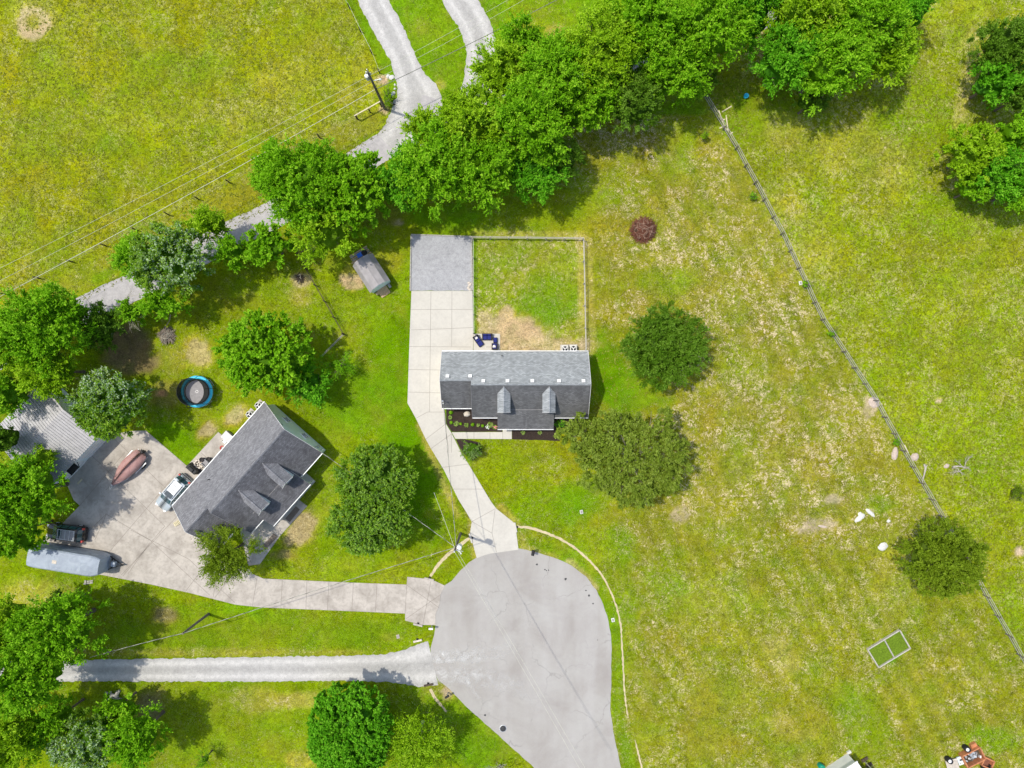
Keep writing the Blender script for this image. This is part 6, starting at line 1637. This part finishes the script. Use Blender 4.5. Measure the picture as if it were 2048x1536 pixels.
# junk at the bottom right
def at_(px, py, z=0): return W(px, py, z)
t = thing('wooden_crate', 'large orange-brown bin full of scrap at the bottom right', 'bin', at_(1940, 1509), R(27))
m = MB()
for a, b_, w in (((-1.15, -.75), (1.15, -.75), .14), ((-1.15, .75), (1.15, .75), .14), ((-1.15, -.75), (-1.15, .75), .14), ((1.15, -.75), (1.15, .75), .14)): m.bar((*a, .4), (*b_, .4), w, .7)
m.box((.75, 1.0, .2), (.7, .45, .4)); m.build('walls', M['orange'], t); m = MB(); m.box((0, 0, .05), (2.1, 1.4, .06)); m.build('floor', M['wood_dark'], t)
rn = random.Random(15)
t2_ = thing('scrap_heap', 'white and grey scrap heaped inside the orange-brown bin', 'scrap', at_(1940, 1509), R(27)); m = MB()
for i in range(26): m.box((rn.uniform(-.85, .9), rn.uniform(-.5, .5), rn.uniform(.15, .5)), (rn.uniform(.1, .5), rn.uniform(.06, .3), rn.uniform(.03, .2)), rz=rn.uniform(0, 3), mi=i % 4)
for i in range(4): m.cyl((rn.uniform(-.5, .5), rn.uniform(-.4, .4), .3), (rn.uniform(-.5, .5), rn.uniform(-.4, .4), .6), .12, n=10, mi=1)
m.build('scrap', [M['white'], M['galv'], M['wood_dark'], M['mat_grey']], t2_)
t = thing('wooden_crate', 'smaller orange-brown bin right of the scrap bin', 'bin', at_(1970, 1522), R(-25)); m = MB()
for a, b_ in (((-.6, -.5), (.6, -.5)), ((-.6, .5), (.6, .5)), ((-.6, -.5), (-.6, .5)), ((.6, -.5), (.6, .5))): m.bar((*a, .3), (*b_, .3), .14, .55)
m.box((0, 0, .06), (1.1, .9, .08), mi=1); m.build('walls', [M['orange'], M['brown_twig']], t)
for px, py, lab in ((1928, 1493, 'black round barrel with white lid at the north tip of the bottom right scrap'), (1893, 1516, 'black round barrel with white lid at the west end of the bottom right scrap')):
    t = thing('barrel', lab, 'barrel', at_(px, py)); m = MB(); m.lathe((0, 0, 0), [(.3, 0), (.33, .4), (.3, .8), (.001, .8)], 16); m.build('barrel', M['blackplastic'], t); m = MB(); m.lathe((-.1, .05, .8), [(.2, 0), (.19, .05), (.001, .07)], 14); m.build('lid', M['white'], t)
t = thing('door_panel', 'pale slatted panel lying at the bottom right scrap', 'panel', at_(1901, 1527), R(15)); m = MB(); m.box((0, 0, .35), (1.35, 1.3, .08)); 
for i in range(9): m.box((0, -.5+i*.125, .4), (1.2, .03, .03), mi=1)
m.box((0, 0, .16), (1.1, 1.0, .3), mi=1); m.build('panel', [M['stone'], M['wood_grey']], t)
t = thing('utility_sink', 'pale blue-grey sink lying between the slatted panel and the scrap bin', 'sink', at_(1918, 1519), R(20)); m = MB(); m.box((0, 0, .25), (.62, .95, .1)); m.box((0, 0, .1), (.5, .8, .24)); m.build('basin', M['siding_shed'], t); m = MB(); m.box((.05, .1, .305), (.3, .2, .02)); m.box((-.1, -.25, .305), (.1, .1, .02)); m.build('bowl', M['tar'], t)
t = thing('lawn_mower', 'black and white wheeled machine at the bottom edge of the scrap', 'mower', at_(1972, 1537), R(10)); m = MB(); m.box((0, 0, .4), (1.3, .8, .4), top=.8); m.box((0, 0, .68), (.7, .5, .18), top=.8, mi=1); m.build('body', [M['blackplastic'], M['white']], t)
for x in (-.5, .5):
    for y in (-.45, .45):
        m = MB(); m.cyl((x, y-.08, .24), (x, y+.08, .24), .24, n=14); m.build('wheel', M['rubber'], t)
t = thing('barrel', 'green plastic barrel beside the white-roofed outbuilding', 'barrel', at_(1639, 1529)); m = MB(); m.lathe((0, 0, 0), [(.3, 0), (.34, .4), (.34, .85), (.29, .86), (.29, .3), (.001, .28)], 18); m.build('barrel', M['green_pl'], t)
for a, b_, lab in (((1722, 1521), (1734, 1514), 'upper'), ((1731, 1531), (1742, 1525), 'lower')):
    p = W(*a); q = W(*b_)-p; t = thing('log', lab+' brown log lying right of the white-roofed outbuilding', 'log', p); m = MB(); m.cyl((0, 0, .17), q+Vector((0, 0, .17)), .19, .17, 10); m.build('log', M['wood_dark'], t)
t = thing('concrete_block', 'pale block on the grass behind the white-roofed outbuilding', 'block', at_(1697, 1503), .5); m = MB(); m.box((0, 0, .12), (.45, .28, .24)); m.box((0, 0, .25), (.3, .14, .02)); m.build('block', M['stone_white'], t)

# ================================================================== GRASS TUFTS
def tufts():
    rng = np.random.default_rng(77); N = 150000
    x = rng.uniform(-62, 62, N); y = rng.uniform(-47, 47, N); px = x*PPM+1024; py = 768-y*PPM
    lane_y = np.interp(px, [-400, 0, 212, 542, 770, 800], [900, 690, 585, 425, 270, 230])
    nw = (py < lane_y-6) & (px < np.interp(py, [-50, 0, 55, 145, 230, 270], [672, 688, 720, 762, 775, 790]))
    fx = np.interp(py, [p[1] for p in FENCE_E], [p[0] for p in FENCE_E]); ea = (px > fx+6) & (py > 40)
    lawn = (px > 1190) & (px < fx-8) & (py > 290) & ~((px > 1730) & (px < 1826) & (py > 1255) & (py < 1340)) & ((py < 1080) | (px > 1290))
    dn = fbm(px, py, 1/50, 4)
    keep = ((nw | ea) & (rng.random(N) < .5*sstep(.3, .65, dn)+.08)) | (lawn & (rng.random(N) < .45*sstep(.42, .65, dn)))
    x, y = x[keep], y[keep]; px = px[keep]; n = len(x); ln = lawn[keep]
    B = 3
    a = rng.uniform(0, 6.28, (n, B)); L = rng.uniform(.10, .30, (n, B))*np.where(ln, .7, 1)[:, None]; w = .035+rng.random((n, B))*.03
    bx = x[:, None]+rng.normal(0, .06, (n, B)); by = y[:, None]+rng.normal(0, .06, (n, B)); hz = L*rng.uniform(.25, .7, (n, B))
    dx, dy = np.cos(a), np.sin(a)
    v = np.stack([np.stack([bx-dy*w, by+dx*w, np.zeros_like(bx)], -1), np.stack([bx+dy*w, by-dx*w, np.zeros_like(bx)], -1), np.stack([bx+dx*L, by+dy*L, hz], -1)], 2).reshape(-1, 3)
    me = np_mesh('grass', v, np.arange(len(v)).reshape(-1, 3), M['grass_tuft'])
    tint = np.clip(rng.random((n, 1))*.6+rng.random((n, B))*.4+.1*ln[:, None], 0, 1); c = np.ones((n, B, 3, 4), np.float32); c[..., 0] = tint[..., None]; c[..., 1] = 0
    at = me.attributes.new('Tint', 'FLOAT_COLOR', 'POINT'); at.data.foreach_set('color', c.ravel())
    o = bpy.data.objects.new('grass', me); COL.objects.link(o); tag(o, 'short dry and green grass tufts across the pastures and the east lawn', 'grass'); o['kind'] = 'stuff'
tufts()
print("objects", len(bpy.data.objects))
